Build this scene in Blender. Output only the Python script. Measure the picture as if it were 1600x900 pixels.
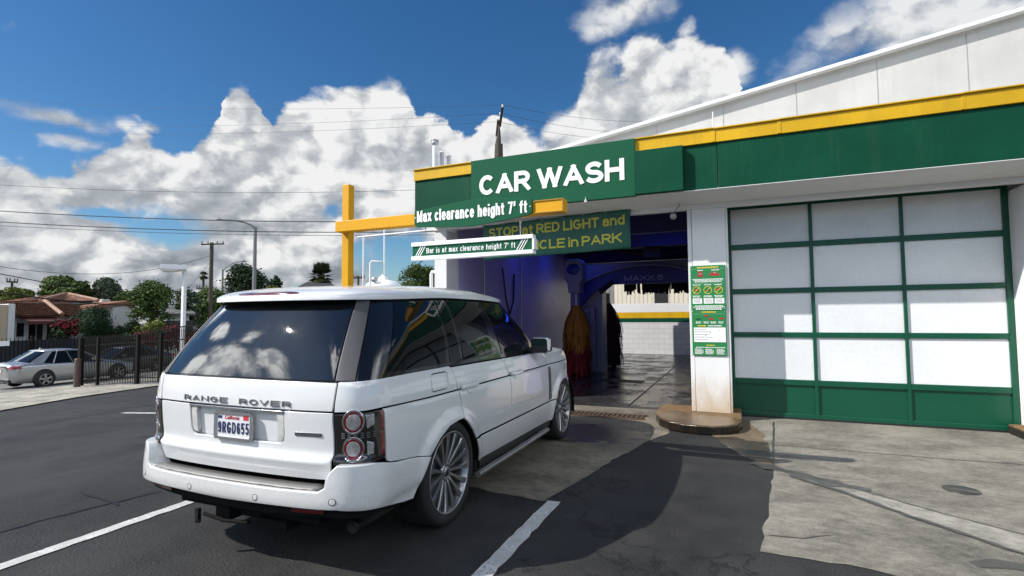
import bpy, bmesh, math, random
from mathutils import Vector, Matrix
from mathutils.geometry import delaunay_2d_cdt
random.seed(7)
for o in list(bpy.data.objects): bpy.data.objects.remove(o)
scene = bpy.context.scene
COL = scene.collection
# ------------------------------------------------------------------ camera
F, YAW, PITCH, ROLL, EYE = 813.905, 0.40612, 0.05364, -0.00792, 1.537   # focal length in photo pixels (1600 wide)
cyw, syw, cpt, spt = math.cos(YAW), math.sin(YAW), math.cos(PITCH), math.sin(PITCH)
FW = Vector((-syw*cpt, cyw*cpt, spt)); RT = Vector((cyw, syw, 0)); UP = RT.cross(FW)
RT, UP = RT*math.cos(ROLL)+UP*math.sin(ROLL), UP*math.cos(ROLL)-RT*math.sin(ROLL)
cam = bpy.data.cameras.new("camera"); camo = bpy.data.objects.new("camera", cam); COL.objects.link(camo)
cam.sensor_width = 36; cam.lens = F/1600*36; cam.clip_start = .05; cam.clip_end = 3000
camo.matrix_world = Matrix((( RT.x, UP.x, -FW.x, 0), (RT.y, UP.y, -FW.y, 0), (RT.z, UP.z, -FW.z, EYE), (0,0,0,1)))
scene.camera = camo
CAM = Vector((0,0,EYE))
def ray(px, py): return FW + RT*((px-800)/F) - UP*((py-450)/F)
def at(px, py, dist):                # point seen at a photo pixel, at a horizontal distance in metres
    d = ray(px, py); return CAM + d*(dist/math.hypot(d.x, d.y))
def on_y(px, py, Y): d = ray(px, py); return CAM + d*(Y/d.y)
def on_x(px, py, X): d = ray(px, py); return CAM + d*(X/d.x)
def azel(px, py): d = ray(px, py); return math.atan2(d.x, d.y), math.atan2(d.z, math.hypot(d.x, d.y))
# ------------------------------------------------------------------ light
SUN = Vector((-.97, -.70, 1.0)).normalized()
sun = bpy.data.lights.new("sun", 'SUN'); sun.energy = 3.3; sun.angle = math.radians(.5); sun.color = (1, .96, .90)
suno = bpy.data.objects.new("sun", sun); COL.objects.link(suno)
suno.rotation_euler = (-SUN).to_track_quat('-Z', 'Y').to_euler(); suno.location = (-20, -15, 25)
scene.view_settings.view_transform = 'Standard'; scene.view_settings.look = 'None'
scene.view_settings.exposure = .80; scene.view_settings.gamma = 1.0
scene.view_settings.use_curve_mapping = False
# ------------------------------------------------------------------ node helpers
class NT:
    def __init__(s, tree): s.t = tree; s.n = tree.nodes; s.l = tree.links
    def node(s, typ, ins=None, **kw):
        n = s.n.new(typ)
        for k, v in kw.items(): setattr(n, k, v)
        for k, v in (ins or {}).items(): s.put(n, k, v)
        return n
    def put(s, n, k, v):
        sock = n.inputs[k]
        if isinstance(v, bpy.types.NodeSocket): s.l.new(v, sock)
        else: sock.default_value = v
    def m(s, op, a, b=None, c=None, clamp=False):
        n = s.node('ShaderNodeMath', operation=op, use_clamp=clamp)
        for i, v in enumerate((a, b, c)):
            if v is not None: s.put(n, i, v)
        return n.outputs[0]
    def vm(s, op, a, b=None):
        n = s.node('ShaderNodeVectorMath', operation=op); s.put(n, 0, a)
        if b is not None: s.put(n, 1, b)
        return n.outputs[0]
    def mix(s, f, a, b, blend='MIX'):
        n = s.node('ShaderNodeMix', data_type='RGBA', blend_type=blend)
        s.put(n, 0, f); s.put(n, 6, a); s.put(n, 7, b); return n.outputs[2]
    def sstep(s, x, a, b, o0=0., o1=1.):
        n = s.node('ShaderNodeMapRange', interpolation_type='SMOOTHSTEP')
        s.put(n, 0, x); s.put(n, 1, a); s.put(n, 2, b); s.put(n, 3, o0); s.put(n, 4, o1); return n.outputs[0]
    def noise(s, vec, scale, detail=4, rough=.55, dist=0.):
        n = s.node('ShaderNodeTexNoise'); s.put(n, 'Vector', vec); n.inputs['Scale'].default_value = scale
        n.inputs['Detail'].default_value = detail; n.inputs['Roughness'].default_value = rough; n.inputs['Distortion'].default_value = dist
        return n.outputs
    def voro(s, vec, scale, detail=0, feature='F1', rough=.5, smooth=None):
        n = s.node('ShaderNodeTexVoronoi', feature=feature); s.put(n, 'Vector', vec); n.inputs['Scale'].default_value = scale
        if 'Detail' in n.inputs: n.inputs['Detail'].default_value = detail; n.inputs['Roughness'].default_value = rough
        if smooth is not None and 'Smoothness' in n.inputs: n.inputs['Smoothness'].default_value = smooth
        return n.outputs['Distance']
def rgba(c): return (c[0], c[1], c[2], 1)
# ------------------------------------------------------------------ sky and clouds
SKY_STR = .13
w = bpy.data.worlds.new("World"); scene.world = w; w.use_nodes = True
T = NT(w.node_tree); T.n.clear()
sky = T.node('ShaderNodeTexSky', sky_type='NISHITA', sun_disc=False)
sky.sun_elevation = math.asin(SUN.z); sky.sun_rotation = math.atan2(SUN.x, SUN.y)
sky.air_density = 1.0; sky.dust_density = .3; sky.ozone_density = 2.5; sky.altitude = 50
tc = T.node('ShaderNodeTexCoord'); D = tc.outputs['Generated']
sx = T.node('ShaderNodeSeparateXYZ', {0: D})
az = T.m('ARCTAN2', sx.outputs[0], sx.outputs[1]); el = T.m('ARCSINE', sx.outputs[2])
P3 = T.vm('MULTIPLY', D, (1, 1, 1.35))
wn = T.noise(P3, 7, 5, .6)[1]
ws = T.node('ShaderNodeSeparateColor', {0: wn})
azw = T.m('ADD', az, T.m('MULTIPLY', T.m('SUBTRACT', ws.outputs[0], .5), .10))
elw = T.m('ADD', el, T.m('MULTIPLY', T.m('SUBTRACT', ws.outputs[1], .5), .055))
def puff(vec):
    a = T.voro(vec, 5.0, 0, 'F1'); b = T.voro(vec, 11.5, 0, 'F1'); c = T.voro(vec, 27, 0, 'F1'); n = T.noise(vec, 17, 6, .62)[0]
    s_ = T.m('ADD', T.m('MULTIPLY', a, -.62), T.m('MULTIPLY', b, -.34)); s_ = T.m('ADD', s_, T.m('MULTIPLY', c, -.15))
    return T.m('ADD', s_, T.m('ADD', T.m('MULTIPLY', n, .40), .32))
sc = T.node('ShaderNodeVectorMath', operation='SCALE'); T.put(sc, 0, T.vm('SUBTRACT', wn, (.5, .5, .5))); sc.inputs[3].default_value = .085
pv = T.vm('ADD', P3, sc.outputs[0])
h0 = puff(pv)
# light comes over the viewer's left shoulder: higher and to the left is the bright side of every billow
Ld = (UP*.75 - RT*.65); Ld.normalize()
h1 = puff(T.vm('ADD', pv, tuple(Ld*.022)))
relief = T.m('SUBTRACT', h0, h1)
# outline of the big cumulus bank: elevation of its top over azimuth, read as a curve
BANK = [(-200,300),(-80,255),(0,262),(40,258),(75,284),(112,264),(150,240),(180,216),(202,222),(245,255),(288,262),(305,230),(332,203),(340,150),(372,128),(400,140),(418,165),(436,196),(452,184),(470,172),(490,168),(505,178),(530,170),(545,155),(575,140),(600,136),(622,148),(636,180),(648,204),(690,206),(702,222),(735,240),(765,234),(800,231),(822,238),(845,240),(862,212),(885,190),(903,160),(912,108),(930,92),(952,88),(972,106),(985,96),(1000,78),(1022,66),(1050,68),(1072,52),(1088,55),(1104,78),(1130,88),(1148,118),(1166,150),(1185,240),(1300,330),(1700,420)]
A0, A1, E1 = math.radians(-80), math.radians(35), math.radians(30)
fc = T.node('ShaderNodeFloatCurve'); fc.inputs[0].default_value = 1
mr = T.node('ShaderNodeMapRange'); T.put(mr, 0, azw); mr.inputs[1].default_value = A0; mr.inputs[2].default_value = A1
T.put(fc, 1, mr.outputs[0])
cv = fc.mapping.curves[0]; pts = sorted(((azel(x, y)[0]-A0)/(A1-A0), max(0, azel(x, y)[1]/E1)) for x, y in BANK)
pts = [p for p in pts if 0 < p[0] < 1]
cv.points[0].location = (0, pts[0][1]); cv.points[1].location = (1, pts[-1][1])
for p in pts: q = cv.points.new(*p); q.handle_type = 'VECTOR'
fc.mapping.update()
top = T.m('MULTIPLY', fc.outputs[0], E1)
hp = T.m('ADD', T.m('MULTIPLY', h0, .125), .027)
dep = T.m('ADD', T.m('SUBTRACT', top, elw), hp)                     # angular depth below the cloud top
# gaps of blue in the bank: (photo x, y, half width, half height)
def blob(x, y, rx, ry):
    a, e = azel(x, y); a2 = azel(x+rx, y)[0]-a; e2 = azel(x, y-ry)[1]-e
    u = T.m('DIVIDE', T.m('SUBTRACT', azw, a), a2); v = T.m('DIVIDE', T.m('SUBTRACT', elw, e), e2)
    return T.m('SUBTRACT', 1.0, T.m('SQRT', T.m('ADD', T.m('MULTIPLY', u, u), T.m('MULTIPLY', v, v))))
gap = None
for b in [(250,352,52,26),(170,340,50,9),(520,325,34,28),(622,398,56,40),(560,395,34,30),(700,300,24,50),(470,450,30,14)]:
    g = blob(*b); gap = g if gap is None else T.m('MAXIMUM', gap, g)
gap = T.m('ADD', gap, T.m('MULTIPLY', T.m('ADD', h0, .08), -2.6))
dep2 = dep
# detached clouds
iso = None
for b in [(70,182,92,24),(178,196,22,14),(214,200,14,9),(95,226,70,17),(975,20,70,40),(940,48,36,20),(1440,30,190,74),(1330,62,60,40),(1600,-40,160,90),(1160,100,18,28)]:
    g = blob(*b); g = T.m('MULTIPLY', g, .030 if b[2] > 60 else .018); iso = g if iso is None else T.m('MAXIMUM', iso, g)
iso = T.m('ADD', iso, T.m('MULTIPLY', T.m('ADD', h0, .12), .060))
# scattered cloud behind and above the viewer; part of it added as fill light
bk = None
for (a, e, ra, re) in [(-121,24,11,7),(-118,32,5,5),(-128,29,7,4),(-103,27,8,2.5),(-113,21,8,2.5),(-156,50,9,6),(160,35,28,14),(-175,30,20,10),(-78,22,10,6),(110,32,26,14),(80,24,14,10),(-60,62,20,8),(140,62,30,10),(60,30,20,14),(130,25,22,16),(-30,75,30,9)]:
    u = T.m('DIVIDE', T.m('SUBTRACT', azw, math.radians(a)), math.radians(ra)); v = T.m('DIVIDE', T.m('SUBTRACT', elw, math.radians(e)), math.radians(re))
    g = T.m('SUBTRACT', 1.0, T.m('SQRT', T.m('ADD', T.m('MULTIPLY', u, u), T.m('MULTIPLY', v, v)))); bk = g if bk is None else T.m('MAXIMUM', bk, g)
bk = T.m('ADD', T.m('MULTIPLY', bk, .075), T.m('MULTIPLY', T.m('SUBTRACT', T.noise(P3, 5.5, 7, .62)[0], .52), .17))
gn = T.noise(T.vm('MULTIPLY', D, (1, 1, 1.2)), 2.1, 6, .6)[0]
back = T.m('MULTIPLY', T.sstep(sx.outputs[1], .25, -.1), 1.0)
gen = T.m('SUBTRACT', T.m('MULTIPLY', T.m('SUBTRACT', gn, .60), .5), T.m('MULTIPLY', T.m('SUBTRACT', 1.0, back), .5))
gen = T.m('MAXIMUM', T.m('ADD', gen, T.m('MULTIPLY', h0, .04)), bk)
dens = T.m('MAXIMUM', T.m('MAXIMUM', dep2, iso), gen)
wid = T.sstep(T.noise(P3, 4.0, 4, .6)[0], .40, .66, .009, .045)
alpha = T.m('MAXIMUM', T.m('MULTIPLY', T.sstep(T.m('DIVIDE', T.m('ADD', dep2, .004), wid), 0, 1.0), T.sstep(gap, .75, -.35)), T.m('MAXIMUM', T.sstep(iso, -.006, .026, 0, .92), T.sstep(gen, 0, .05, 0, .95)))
alpha = T.m('MULTIPLY', alpha, T.sstep(el, -.02, .0))
deep = T.sstep(dens, .045, .17)
big = T.noise(T.vm('MULTIPLY', pv, (1, 1, 2.1)), 6.5, 4, .55)[0]
val = T.m('SUBTRACT', .975, T.m('MULTIPLY', T.m('MULTIPLY', deep, T.sstep(big, .38, .62, .10, 1.0)), T.sstep(el, .30, .09, .22, .50)))
val = T.m('SUBTRACT', val, T.m('MULTIPLY', T.sstep(gap, -1.2, .3), .0))
val = T.m('ADD', val, T.m('MULTIPLY', T.m('SUBTRACT', relief, .0), 2.1))
val = T.m('MULTIPLY', val, T.sstep(h0, -.26, .06, .70, 1.06))
val = T.m('MAXIMUM', T.m('MINIMUM', val, 1.12), .25)
vcol = T.node('ShaderNodeValToRGB'); T.put(vcol, 0, val)
cr = vcol.color_ramp; cr.elements[0].position = .25; cr.elements[0].color = (.25,.28,.32,1); cr.elements[1].position = 1.0; cr.elements[1].color = (.90,.905,.90,1)
e = cr.elements.new(.62); e.color = (.47,.50,.54,1)
cl = T.vm('SCALE', vcol.outputs[0]); T.put(cl.node, 3, T.sstep(gen, 0, .05,   .56/SKY_STR, 2.7/SKY_STR))  # clouds out of view are boosted well above the visible ones as fill
skc = T.node('ShaderNodeHueSaturation', {'Color': sky.outputs[0]}); skc.inputs['Saturation'].default_value = 1.28; skc.inputs['Value'].default_value = .47
skt = T.mix(1.0, skc.outputs[0], (.80, .93, 1.0, 1), 'MULTIPLY')
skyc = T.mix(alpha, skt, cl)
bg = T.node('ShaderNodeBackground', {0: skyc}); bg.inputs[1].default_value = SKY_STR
out = T.node('ShaderNodeOutputWorld'); T.l.new(bg.outputs[0], out.inputs[0])
# ------------------------------------------------------------------ materials
MATS = {}
def mat(name, col, rough=.6, metal=0., var=.0, vscale=6., bump=0., bscale=60., coat=0., spec=.5, ior=1.5, emit=0., alpha=1., extra=None):
    if name in MATS: return MATS[name]
    m = bpy.data.materials.new(name); m.use_nodes = True; N = NT(m.node_tree)
    p = N.n['Principled BSDF']; c = N.node('ShaderNodeTexCoord').outputs['Object']
    p.inputs['Base Color'].default_value = rgba(col); p.inputs['Roughness'].default_value = rough; p.inputs['Metallic'].default_value = metal
    p.inputs['Coat Weight'].default_value = coat; p.inputs['Coat Roughness'].default_value = .02
    p.inputs['Specular IOR Level'].default_value = spec; p.inputs['IOR'].default_value = ior
    if emit: p.inputs['Emission Color'].default_value = rgba(col); p.inputs['Emission Strength'].default_value = emit
    if alpha < 1: p.inputs['Alpha'].default_value = alpha
    if var:
        n = N.noise(c, vscale, 6, .62)[0]; n2 = N.noise(c, vscale*7.3, 4, .6)[0]
        s = N.m('ADD', N.m('MULTIPLY', n, .65), N.m('MULTIPLY', n2, .35))
        f = N.node('ShaderNodeMapRange', {0: s, 1: .3, 2: .7, 3: 1-var, 4: 1+var}).outputs[0]
        v = N.vm('SCALE', rgba(col)[:3]); N.put(v.node, 3, f); N.l.new(v, p.inputs['Base Color'])
        r = N.node('ShaderNodeMapRange', {0: n2, 1: .3, 2: .7, 3: max(0, rough-.08), 4: min(1, rough+.08)}).outputs[0]
        N.l.new(r, p.inputs['Roughness'])
    if bump:
        b = N.node('ShaderNodeBump'); b.inputs['Strength'].default_value = bump; b.inputs['Distance'].default_value = .02
        N.l.new(N.noise(c, bscale, 5, .6)[0], b.inputs['Height']); N.l.new(b.outputs[0], p.inputs['Normal'])
    if extra: extra(N, p, c)
    MATS[name] = m; return m
# ------------------------------------------------------------------ mesh helpers
def tag(o, label=None, cat=None, group=None, kind=None):
    if label: o['label'] = label
    if cat: o['category'] = cat
    if group: o['group'] = group
    if kind: o['kind'] = kind
    return o
def thing(name, label, cat, loc=(0,0,0), rz=0., group=None):
    o = bpy.data.objects.new(name, None); COL.objects.link(o); o.location = loc; o.rotation_euler = (0,0,rz); o.empty_display_size = .1
    return tag(o, label, cat, group)
def link(name, me, m, parent=None):
    o = bpy.data.objects.new(name, me); COL.objects.link(o)
    if m is not None and not me.materials: me.materials.append(m)
    if parent is not None: o.parent = parent
    return o
class MB:
    def __init__(s): s.v = []; s.f = []; s.sm = []
    def add(s, vs, fs, smooth=False):
        k = len(s.v); s.v += [tuple(v) for v in vs]; s.f += [tuple(i+k for i in f) for f in fs]; s.sm += [smooth]*len(fs); return s
    def box(s, x0, x1, y0, y1, z0, z1):
        return s.add([(x0,y0,z0),(x1,y0,z0),(x1,y1,z0),(x0,y1,z0),(x0,y0,z1),(x1,y0,z1),(x1,y1,z1),(x0,y1,z1)],
                     [(3,2,1,0),(4,5,6,7),(0,1,5,4),(1,2,6,5),(2,3,7,6),(3,0,4,7)])
    def quad(s, *p): return s.add(p, [tuple(range(len(p)))])
    def prism(s, poly, a, b, axis='y'):         # 2D outline extruded along an axis
        def P(u, v, t): return (u, t, v) if axis == 'y' else (t, u, v) if axis == 'x' else (u, v, t)
        n = len(poly); vs = [P(u, v, a) for u, v in poly]+[P(u, v, b) for u, v in poly]
        fs = [tuple(range(n)), tuple(range(2*n-1, n-1, -1))]+[(i, i+n, (i+1) % n+n, (i+1) % n) for i in range(n)]
        return s.add(vs, fs)
    def tube(s, pts, r, n=8, cap=True, smooth=True):
        pts = [Vector(p) for p in pts]; rs = r if isinstance(r, (list, tuple)) else [r]*len(pts); vs = []; fs = []
        ref = None
        for i, p in enumerate(pts):
            t = (pts[min(i+1, len(pts)-1)]-pts[max(i-1, 0)]).normalized()
            if ref is None: ref = t.orthogonal().normalized()
            a = (ref-t*ref.dot(t)).normalized(); b = t.cross(a); ref = a
            for k in range(n): th = 2*math.pi*k/n; vs.append(p+(a*math.cos(th)+b*math.sin(th))*rs[i])
        for i in range(len(pts)-1):
            for k in range(n): fs.append((i*n+k, i*n+(k+1) % n, (i+1)*n+(k+1) % n, (i+1)*n+k))
        s.add(vs, fs, smooth)
        if cap: s.add([vs[k] for k in range(n)], [tuple(range(n-1, -1, -1))]); s.add([vs[-n+k] for k in range(n)], [tuple(range(n))])
        return s
    def lathe(s, prof, c=(0,0,0), axis='z', n=32, smooth=True):     # prof: (radius, height)
        vs = []; fs = []
        for r, h in prof:
            for k in range(n):
                th = 2*math.pi*k/n; a, b = r*math.cos(th), r*math.sin(th)
                v = (a, b, h) if axis == 'z' else (h, a, b) if axis == 'x' else (b, h, a)
                vs.append((v[0]+c[0], v[1]+c[1], v[2]+c[2]))
        for i in range(len(prof)-1):
            for k in range(n): fs.append((i*n+k, i*n+(k+1) % n, (i+1)*n+(k+1) % n, (i+1)*n+k))
        return s.add(vs, fs, smooth)
    def build(s, name, m, parent=None, bevel=0., loc=None):
        me = bpy.data.meshes.new(name); me.from_pydata(s.v, [], s.f); me.update()
        me.polygons.foreach_set('use_smooth', s.sm)
        o = link(name, me, m, parent)
        if bevel:
            b = o.modifiers.new('bevel', 'BEVEL'); b.width = bevel; b.segments = 2; b.limit_method = 'ANGLE'; b.angle_limit = math.radians(40)
        if loc is not None: o.location = loc
        return o
def struct(o): o['kind'] = 'structure'; return o
def text(name, body, m, parent, x0, x1, z0, z1, y, depth=.006, bold=0., slant=0., spacing=1., plane='y'):
    """lettering fitted into a box on a plane facing -y"""
    cu = bpy.data.curves.new(name, 'FONT'); cu.body = body; cu.size = 1; cu.extrude = .01; cu.offset = bold; cu.shear = slant; cu.space_character = spacing; cu.resolution_u = 4
    t = bpy.data.objects.new(name, cu); COL.objects.link(t); bpy.context.view_layer.update()
    dg = bpy.context.evaluated_depsgraph_get(); me = bpy.data.meshes.new_from_object(t.evaluated_get(dg)); bpy.data.objects.remove(t)
    xs = [v.co.x for v in me.vertices]; ys = [v.co.y for v in me.vertices]; a, b, c, d = min(xs), max(xs), min(ys), max(ys)
    for v in me.vertices:
        X = x0+(v.co.x-a)/(b-a)*(x1-x0); Z = z0+(v.co.y-c)/(d-c)*(z1-z0); v.co = (X, y-(depth if v.co.z > 0 else 0), Z)
    me.materials.clear(); me.name = name
    return link(name, me, m, parent)

# sans-serif lettering drawn as strokes: each glyph is (width, strokes) in a box one cap-height tall
def _arc(cx, cy, rx, ry, a0, a1, n=12): return [(cx+rx*math.cos(math.radians(a0+(a1-a0)*i/n)), cy+ry*math.sin(math.radians(a0+(a1-a0)*i/n))) for i in range(n+1)]
_ring = _arc(.5,.5,.5,.5,90,450,24); _lring = _arc(.5,.36,.5,.36,90,450,20)
_n = [[(0,0),(0,.72)], [(0,.42)]+_arc(.5,.42,.5,.30,180,0)+[(1,0)]]
GLYPH = {
'A': (.78,[[(0,0),(.5,1),(1,0)],[(.19,.30),(.81,.30)]]), 'C': (.74,[_arc(.5,.5,.5,.5,48,312,20)]), 'D': (.72,[[(0,0),(0,1)],[(0,1),(.45,1)]+_arc(.45,.5,.55,.5,90,-90)+[(0,0)]]),
'B': (.68,[[(0,0),(0,1)],[(0,1),(.55,1)]+_arc(.55,.76,.38,.24,90,-90)+[(0,.52)],[(.5,.52)]+_arc(.55,.26,.45,.26,90,-90)+[(0,0)]]),
'E': (.60,[[(1,1),(0,1),(0,0),(1,0)],[(0,.52),(.9,.52)]]), 'G': (.78,[_arc(.5,.5,.5,.5,48,330,20)+[(.98,.46),(.56,.46)]]), 'H': (.70,[[(0,0),(0,1)],[(1,0),(1,1)],[(0,.52),(1,.52)]]),
'I': (0,[[(.5,0),(.5,1)]]), 'K': (.72,[[(0,0),(0,1)],[(1,1),(.02,.40)],[(.34,.60),(1,0)]]), 'L': (.56,[[(0,1),(0,0),(1,0)]]), 'M': (.86,[[(0,0),(0,1),(.5,.08),(1,1),(1,0)]]),
'N': (.72,[[(0,0),(0,1),(1,0),(1,1)]]), 'O': (.80,[_ring]), 'P': (.66,[[(0,0),(0,1),(.55,1)]+_arc(.55,.73,.45,.27,90,-90)+[(0,.46)]]),
'R': (.70,[[(0,0),(0,1),(.55,1)]+_arc(.55,.74,.42,.26,90,-90)+[(0,.48)],[(.52,.48),(1,0)]]), 'S': (.68,[_arc(.5,.75,.46,.25,28,270,14)+_arc(.5,.25,.5,.25,90,-152,14)[1:]]),
'T': (.64,[[(0,1),(1,1)],[(.5,0),(.5,1)]]), 'V': (.76,[[(0,1),(.5,0),(1,1)]]), 'W': (1.10,[[(0,1),(.25,0),(.5,1),(.75,0),(1,1)]]), 'X': (.74,[[(0,0),(1,1)],[(0,1),(1,0)]]), '7': (.56,[[(0,1),(1,1),(.35,0)]]),
"'": (.06,[[(.6,1.02),(.4,.74)]]), '9': (.56,[_arc(.5,.68,.5,.32,0,360,20),[(1,.66)]+_arc(.5,.36,.5,.36,0,-140)]), '6': (.56,[_arc(.5,.32,.5,.32,180,540,20),[(0,.34)]+_arc(.5,.64,.5,.36,180,40)]), '5': (.56,[[(.92,1),(.08,1),(.02,.52)]+_arc(.46,.32,.54,.32,125,-145,14)]),
'a': (.54,[_arc(.5,.50,.47,.22,160,0)+[(.97,0)],[(.97,.42),(.42,.42)]+_arc(.42,.21,.42,.21,90,270)+[(.62,0),(.97,.16)]]), 'c': (.52,[_arc(.5,.36,.5,.36,50,310,16)]), 'd': (.56,[_lring,[(1,0),(1,1)]]), 'e': (.54,[[(.06,.37),(.94,.37)],_arc(.5,.36,.5,.36,2,312,18)]),
'g': (.56,[_lring,[(1,.72),(1,-.06)]+_arc(.5,-.06,.5,.20,0,-150)]), 'h': (.54,[[(0,0),(0,1)],_n[1]]), 'i': (0,[[(.5,0),(.5,.64)],[(.5,.99),(.5,1.04)]]), 'l': (0,[[(.5,0),(.5,1)]]), 'm': (.84,[[(0,0),(0,.72)],[(0,.44)]+_arc(.25,.44,.25,.28,180,0)+[(.5,0)],[(.5,.44)]+_arc(.75,.44,.25,.28,180,0)+[(1,0)]]),
'n': (.54,_n), 'r': (.34,[[(0,0),(0,.72)],[(0,.36)]+_arc(.85,.36,.85,.36,180,85)]), 's': (.50,[_arc(.5,.545,.45,.175,28,270)+_arc(.5,.185,.5,.185,90,-152)[1:]]), 't': (.32,[[(.42,.94),(.42,.16)]+_arc(.78,.16,.36,.16,180,275),[(0,.70),(.95,.70)]]), 'f': (.32,[[(.42,0),(.42,.78)]+_arc(.85,.78,.43,.22,180,85),[(0,.70),(.95,.70)]]), 'x': (.52,[[(0,0),(1,.72)],[(0,.72),(1,0)]])}
def stext(name, body, m, parent, x0, x1, zb, H, y, t=.17, gap=.10, depth=.004, space=.30):
    """stroke lettering on a plane facing -y: x0..x1, baseline zb, cap height H, stroke t*H"""
    n = sum(1 for c in body if c != ' '); nat = sum(GLYPH[c][0] for c in body if c != ' '); fix = n*t+gap*(len(body)-1)+space*body.count(' ')
    k = ((x1-x0)/H-fix)/nat; mb = MB(); X = x0; hw = t*H/2; q = 0
    for c in body:
        if c == ' ': X += (space+gap)*H; continue
        gw, st = GLYPH[c]; w_ = gw*k*H
        pieces = []
        for S in st:
            Q = [(X+hw+px_*w_, zb+hw+pz_*(H-2*hw)) for px_, pz_ in S]; cur = [Q[0]]
            for i in range(1, len(Q)):
                cur.append(Q[i])
                if i < len(Q)-1:
                    a0 = math.atan2(Q[i][1]-Q[i-1][1], Q[i][0]-Q[i-1][0]); a1 = math.atan2(Q[i+1][1]-Q[i][1], Q[i+1][0]-Q[i][0]); da = abs((a1-a0+math.pi) % (2*math.pi)-math.pi)
                    if da > math.radians(42): pieces.append(cur); cur = [Q[i]]
            pieces.append(cur)
        for P in pieces:
            if len(P) < 2: continue
            L, Rr = [], []; q += 1; N = len(P); closed = math.dist(P[0], P[-1]) < 1e-6
            for i in range(N):
                a = P[i-1] if i else (P[N-2] if closed else None); b_ = P[i+1] if i < N-1 else (P[1] if closed else None); pts2 = [p for p in (a, P[i], b_) if p is not None]; nv = []
                for u, v in zip(pts2, pts2[1:]): l = math.dist(u, v) or 1e-9; nv.append((-(v[1]-u[1])/l, (v[0]-u[0])/l))
                if len(nv) == 2: d = 1+nv[0][0]*nv[1][0]+nv[0][1]*nv[1][1]; d = max(d, .55); mx, mz = (nv[0][0]+nv[1][0])/d, (nv[0][1]+nv[1][1])/d
                else: mx, mz = nv[0]
                e = 0
                if a is None or b_ is None:
                    u, v = (P[0], P[1]) if a is None else (P[-1], P[-2]); l = math.dist(u, v) or 1e-9; dx, dz = (u[0]-v[0])/l, (u[1]-v[1])/l; vert = abs(dz) > .75 or abs(dx) > .95; e = hw if (vert or len(P) == 2) else hw*.35
                    cx_, cz_ = P[i][0]+dx*e, P[i][1]+dz*e
                else: cx_, cz_ = P[i]
                L.append((cx_+mx*hw, cz_+mz*hw)); Rr.append((cx_-mx*hw, cz_-mz*hw))
            zmin, zmax = (zb-.3*H if c == 'g' else zb), zb+H*1.0; cl = lambda p: (p[0], min(max(p[1], zmin), zmax)); L = [cl(p) for p in L]; Rr = [cl(p) for p in Rr]
            yf = y-depth-.0003*(q % 7); vs = [(p[0], yf, p[1]) for p in L+Rr]+[(p[0], y, p[1]) for p in L+Rr]; M2 = 2*N; fs = []
            for i in range(N-1): fs += [(N+i, N+i+1, i+1, i), (i, i+1, M2+i+1, M2+i), (N+i+1, N+i, M2+N+i, M2+N+i+1)]
            if not closed: fs += [(0, M2, M2+N, N), (N-1, 2*N-1, M2+2*N-1, M2+N-1)]
            mb.add(vs, fs)
        X += w_+2*hw+gap*H
    return mb.build(name, m, parent)
def copy_tree(o, parent=None):
    c = o.copy(); COL.objects.link(c)
    if parent is not None: c.parent = parent
    for ch in list(o.children): copy_tree(ch, c)
    return c
import math
# ---- surfaces of the big car, local frame: x right, y forward from the rear axle, z up (right half; mirrored for the left)
BODY=[(0,-1.088),(.30,-1.083),(.56,-1.068),(.75,-1.040),(.845,-1.012),(.915,-.955),(.945,-.87),(.955,-.75),(.960,-.5),(.962,0),(.963,.7),(.963,1.5),(.960,2.2),(.955,2.6),(.945,2.95),(.91,3.2),(.83,3.42),(.65,3.58),(.35,3.66),(0,3.69)]
BELT=[(0,-1.060),(.29,-1.055),(.54,-1.042),(.715,-1.022),(.80,-.990),(.865,-.94),(.90,-.86),(.915,-.75),(.922,-.5),(.925,0),(.925,.6),(.922,1.1),(.915,1.5),(.905,1.75),(.89,1.95),(.86,2.15),(.78,2.33),(.6,2.46),(.33,2.53),(0,2.55)]
TOPG=[(0,-.805),(.23,-.795),(.42,-.765),(.555,-.715),(.615,-.665),(.655,-.595),(.680,-.50),(.692,-.38),(.700,-.15),(.708,.2),(.712,.6),(.710,.9),(.702,1.12),(.700,1.34),(.685,1.48),(.655,1.58),(.58,1.64),(.45,1.69),(.25,1.72),(0,1.73)]
def bsp(P,t):
    n=len(P); i=int(math.floor(t)); i=max(0,min(n-2,i)); f=t-i
    def g(k):
        if k<0: return (-P[-k][0],P[-k][1])
        if k>=n: return (-P[2*n-2-k][0],P[2*n-2-k][1])
        return P[k]
    a,b,c,d=g(i-1),g(i),g(i+1),g(i+2)
    w0=(1-f)**3/6; w1=(3*f**3-6*f*f+4)/6; w2=(-3*f**3+3*f*f+3*f+1)/6; w3=f**3/6
    x=w0*a[0]+w1*b[0]+w2*c[0]+w3*d[0]; y=w0*a[1]+w1*b[1]+w2*c[1]+w3*d[1]
    return x,y
_N=19*40
_T=[0.0]
_p=bsp(BODY,0)
for _i in range(1,_N+1):
    _q=bsp(BODY,_i/40); _T.append(_T[-1]+math.hypot(_q[0]-_p[0],_q[1]-_p[1])); _p=_q
ULEN=_T[-1]
def u2t(u):
    u=max(0,min(ULEN,u)); lo,hi=0,_N
    while hi-lo>1:
        m=(lo+hi)//2
        if _T[m]<=u: lo=m
        else: hi=m
    return (lo+(u-_T[lo])/(_T[hi]-_T[lo]))/40
def plan(P,u):
    t=u2t(u); x,y=bsp(P,t); e=.02
    a=bsp(P,max(0,t-e)); b=bsp(P,min(19,t+e)); dx,dy=b[0]-a[0],b[1]-a[1]; l=math.hypot(dx,dy) or 1
    return x,y,dy/l,-dx/l          # outward normal
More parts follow.
